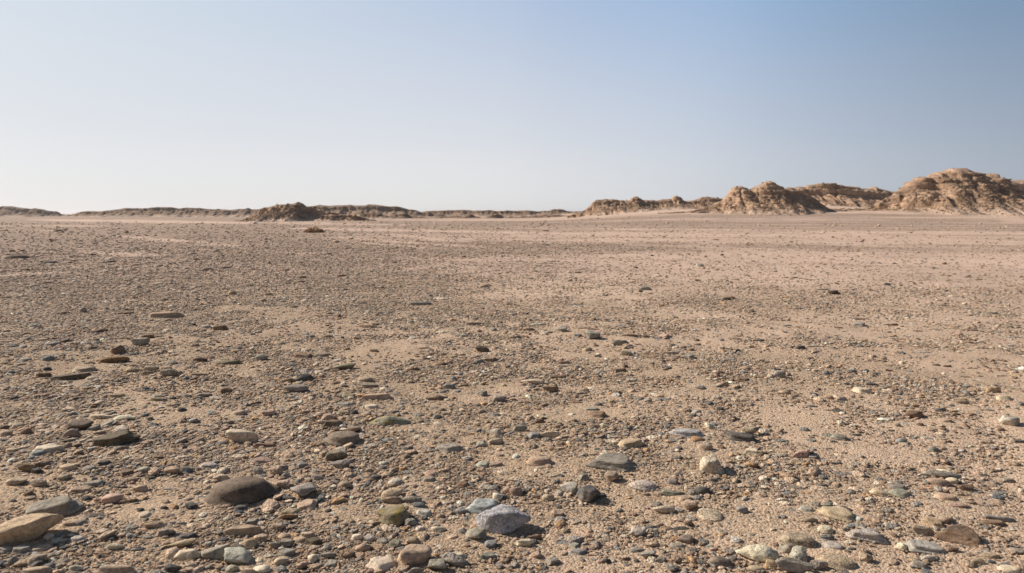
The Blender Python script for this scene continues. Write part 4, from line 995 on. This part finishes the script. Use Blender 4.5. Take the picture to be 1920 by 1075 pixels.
# the east side, nearest and best lit
hill("hill", "lit slope closing the right frame edge behind the tallest mound", 185, [(1780,392),(1820,362),(1850,343),(1875,339.5),(1905,338.5),(1940,337),(2040,340),(2150,365),(2240,400)], .26, M_H1, seed=81, layer=.9, rubble=4000, group=GH)
hill("hill", "flat topped rock ridge between the two high mounds", 128, [(1440,385),(1465,362),(1485,353.5),(1500,351),(1512,348.5),(1530,346.5),(1570,346),(1580,349),(1606,349.5),(1616,352.5),(1640,352.5),(1655,353.5),(1668,357),(1680,361),(1695,368),(1720,385)], .13, M_H1, kf=1.6, cliff=.34, seed=91, layer=.7, rubble=4500, group=GH)
hill("hill", "low ridge with a rounded knob on top, right of centre", 112, [(1065,404),(1085,399),(1098,393),(1108,384),(1114,378),(1120,374.5),(1135,373),(1160,374.5),(1180,375.5),(1184,370),(1190,368),(1197,370.5),(1201,375.5),(1225,376.5),(1234,378),(1242,374),(1258,374.5),(1262,369),(1268,367.5),(1276,371),(1282,376),(1300,375.5),(1314,369.5),(1322,367.5),(1340,370),(1356,373),(1380,380),(1420,392)], .11, M_H1, kf=1.9, cliff=.30, seed=101, layer=.45, rubble=4500, group=GH)
hill("hill", "high rugged mound in the middle of the right range", 97, [(1235,411),(1262,405),(1290,398),(1325,387),(1352,376),(1364,365),(1369,356),(1376,352),(1386,351.5),(1396,354),(1404,356.5),(1414,352),(1424,346.5),(1432,342),(1441,340.5),(1450,344),(1460,349.5),(1472,351),(1482,349),(1490,352),(1502,362),(1522,370),(1545,385),(1565,397),(1590,408)], .10, M_H1, kf=1.9, cliff=.26, seed=111, layer=.42, rubble=6500, group=GH, bumps=[(1441,367,94.3,28,2.0,.5),(1412,370,94.6,14,1.6,.6),(1385,364,95.6,20,2.0,.6),(1330,393,93,34,3,.8)])
hill("hill", "tallest layered mound, with a stepped top, at the right", 99, [(1545,412),(1590,402),(1625,389),(1660,370),(1684,358),(1693,350),(1698,346),(1706,338),(1722,334),(1735,333),(1745,328),(1758,322),(1766,318.5),(1785,317.5),(1800,317),(1812,319.5),(1822,325),(1836,329.5),(1848,332),(1856,330.5),(1866,335),(1874,343),(1890,350),(1920,362),(1970,385),(2020,404)], .10, M_H1, kf=1.85, cliff=.26, seed=121, layer=.55, rubble=9500, group=GH, bumps=[(1742,360,94.6,32,1.8,.5),(1712,362,95.4,20,1.6,.55),(1790,348,96,26,2.0,.6),(1708,382,92.0,9,.9,.6),(1856,340,98,22,2.2,.6),(1905,372,94.5,30,3,.8)])

def build_rubble():
    c = bpy.data.collections.new("rubble_shapes")
    mm = hill_material("rubble_rock", 1.45, (1, .965, .935))
    for k in range(12):
        co, f = rock_points('a', 700 + k, 2)
        me = mesh_from("rubble_shape", co * .5 * np.array((1, .85, .6)), f); me.materials.append(mm)
        o = bpy.data.objects.new("rubble_shape_%02d" % k, me); c.objects.link(o)
    P = np.vstack([q[0] for q in RUB]); n = len(P)
    s = np.concatenate([.105 * np.exp(rng.normal(0, .5, len(p))) * (wm / 6) ** .35 * k for p, wm, k in RUB])
    s = np.clip(s, .06, 1.3)
    size = s[:, None] * rng.uniform(.75, 1.3, (n, 3)) * np.where(s > .3, .62, 1.0)[:, None] ** np.array([-.6, -.3, 1])
    rot = np.column_stack([rng.normal(0, .4, n), rng.normal(0, .4, n), rng.uniform(0, 6.28, n)])
    instance_points("rubble", P, size, rot, np.tile([.3, .2, .14], (n, 1)), "brown rock rubble strewn over the slopes of the hills", c)
build_rubble()

# ------------------------------------------------------------------ dry desert bush on the plain
def dry_bush(px, py, wpx, hpx, label, seed):
    g = np.random.default_rng(seed)
    x0, y0, z0 = ground_hit(px, py + hpx / 2)
    mpp = y0 / FPX; Wd, Ht = wpx * mpp, hpx * mpp
    root = bpy.data.objects.new("dry_bush", None); root.location = (x0, y0, z0); COL.objects.link(root)
    tag(root, label, "bush")
    ms, t, b = new_mat("dry_stem"); b.inputs["Base Color"].default_value = (.16, .105, .06, 1)
    mf, t, b = new_mat("dry_twig_leaves")
    oi = N(t, "ShaderNodeNewGeometry"); nn = noise(t, oi.outputs["Position"], 9, 3)
    t.links.new(ramp(t, nn, [(.3, (.40, .25, .14)), (.6, (.56, .38, .24)), (.8, (.66, .48, .33))]), b.inputs["Base Color"])
    V, F = [], []
    LV, LF = [], []
    for k in range(150):
        bx = g.normal(0, Wd * .16); by = g.normal(0, Wd * .10)
        lean = np.array([bx / Wd * 2.2 + g.normal(0, .25), by / Wd * 2 + g.normal(0, .25), 1.0])
        ln = Ht * g.uniform(.55, 1.05) * max(.35, 1 - (abs(bx) / (Wd * .5)) ** 2)
        tip = np.array([bx, by, 0]) + unit(lean) * ln
        p0 = np.array([bx * .8, by * .8, -.02])
        prev = None
        for q in range(4):
            c = p0 + (tip - p0) * q / 3 + (g.normal(0, .02, 3) if q else 0)
            rad = .012 * (1 - q / 4)
            ring = [len(V) + a for a in range(4)]
            for a in range(4): V.append(c + rad * np.array([math.cos(a * 1.571), math.sin(a * 1.571), 0]))
            if prev: F += [[prev[a], prev[(a + 1) % 4], ring[(a + 1) % 4], ring[a]] for a in range(4)]
            prev = ring
        for _ in range(26):
            q = g.uniform(.35, 1.02); c = p0 + (tip - p0) * q + g.normal(0, .035, 3)
            d1 = unit(g.normal(0, 1, 3)) * g.uniform(.03, .06); d2 = unit(g.normal(0, 1, 3)) * g.uniform(.02, .035)
            k0 = len(LV); LV += [c - d1, c + d2, c + d1, c - d2]; LF.append([k0, k0 + 1, k0 + 2, k0 + 3])
    o = link("stem", mesh_from("stem", np.array(V), np.array(F)), ms, root)
    o = link("foliage", mesh_from("foliage", np.array(LV), np.array(LF), False), mf, root)
dry_bush(590, 432.5, 40, 8, "low dry golden brown bush standing alone on the plain before the left outcrop", 5)

# ------------------------------------------------------------------ dusty air
def build_haze():
    bm = bmesh.new(); bmesh.ops.create_cube(bm, size=1)
    me = bpy.data.meshes.new("haze")
    for v in bm.verts: v.co = (v.co.x * 5400, v.co.y * 5400, v.co.z * 16 + 6.0)
    bm.to_mesh(me); bm.free()
    m = bpy.data.materials.new("dust_haze"); m.use_nodes = True
    t = m.node_tree; t.nodes.clear()
    out = t.nodes.new("ShaderNodeOutputMaterial"); v = t.nodes.new("ShaderNodeVolumePrincipled")
    v.inputs["Color"].default_value = (.93, .94, .97, 1); v.inputs["Density"].default_value = .00028; v.inputs["Anisotropy"].default_value = .3
    t.links.new(v.outputs[0], out.inputs["Volume"])
    o = link("haze", me, m)
    tag(o, "thin pale dust haze lying over the whole plain", None, None, "stuff")
build_haze()
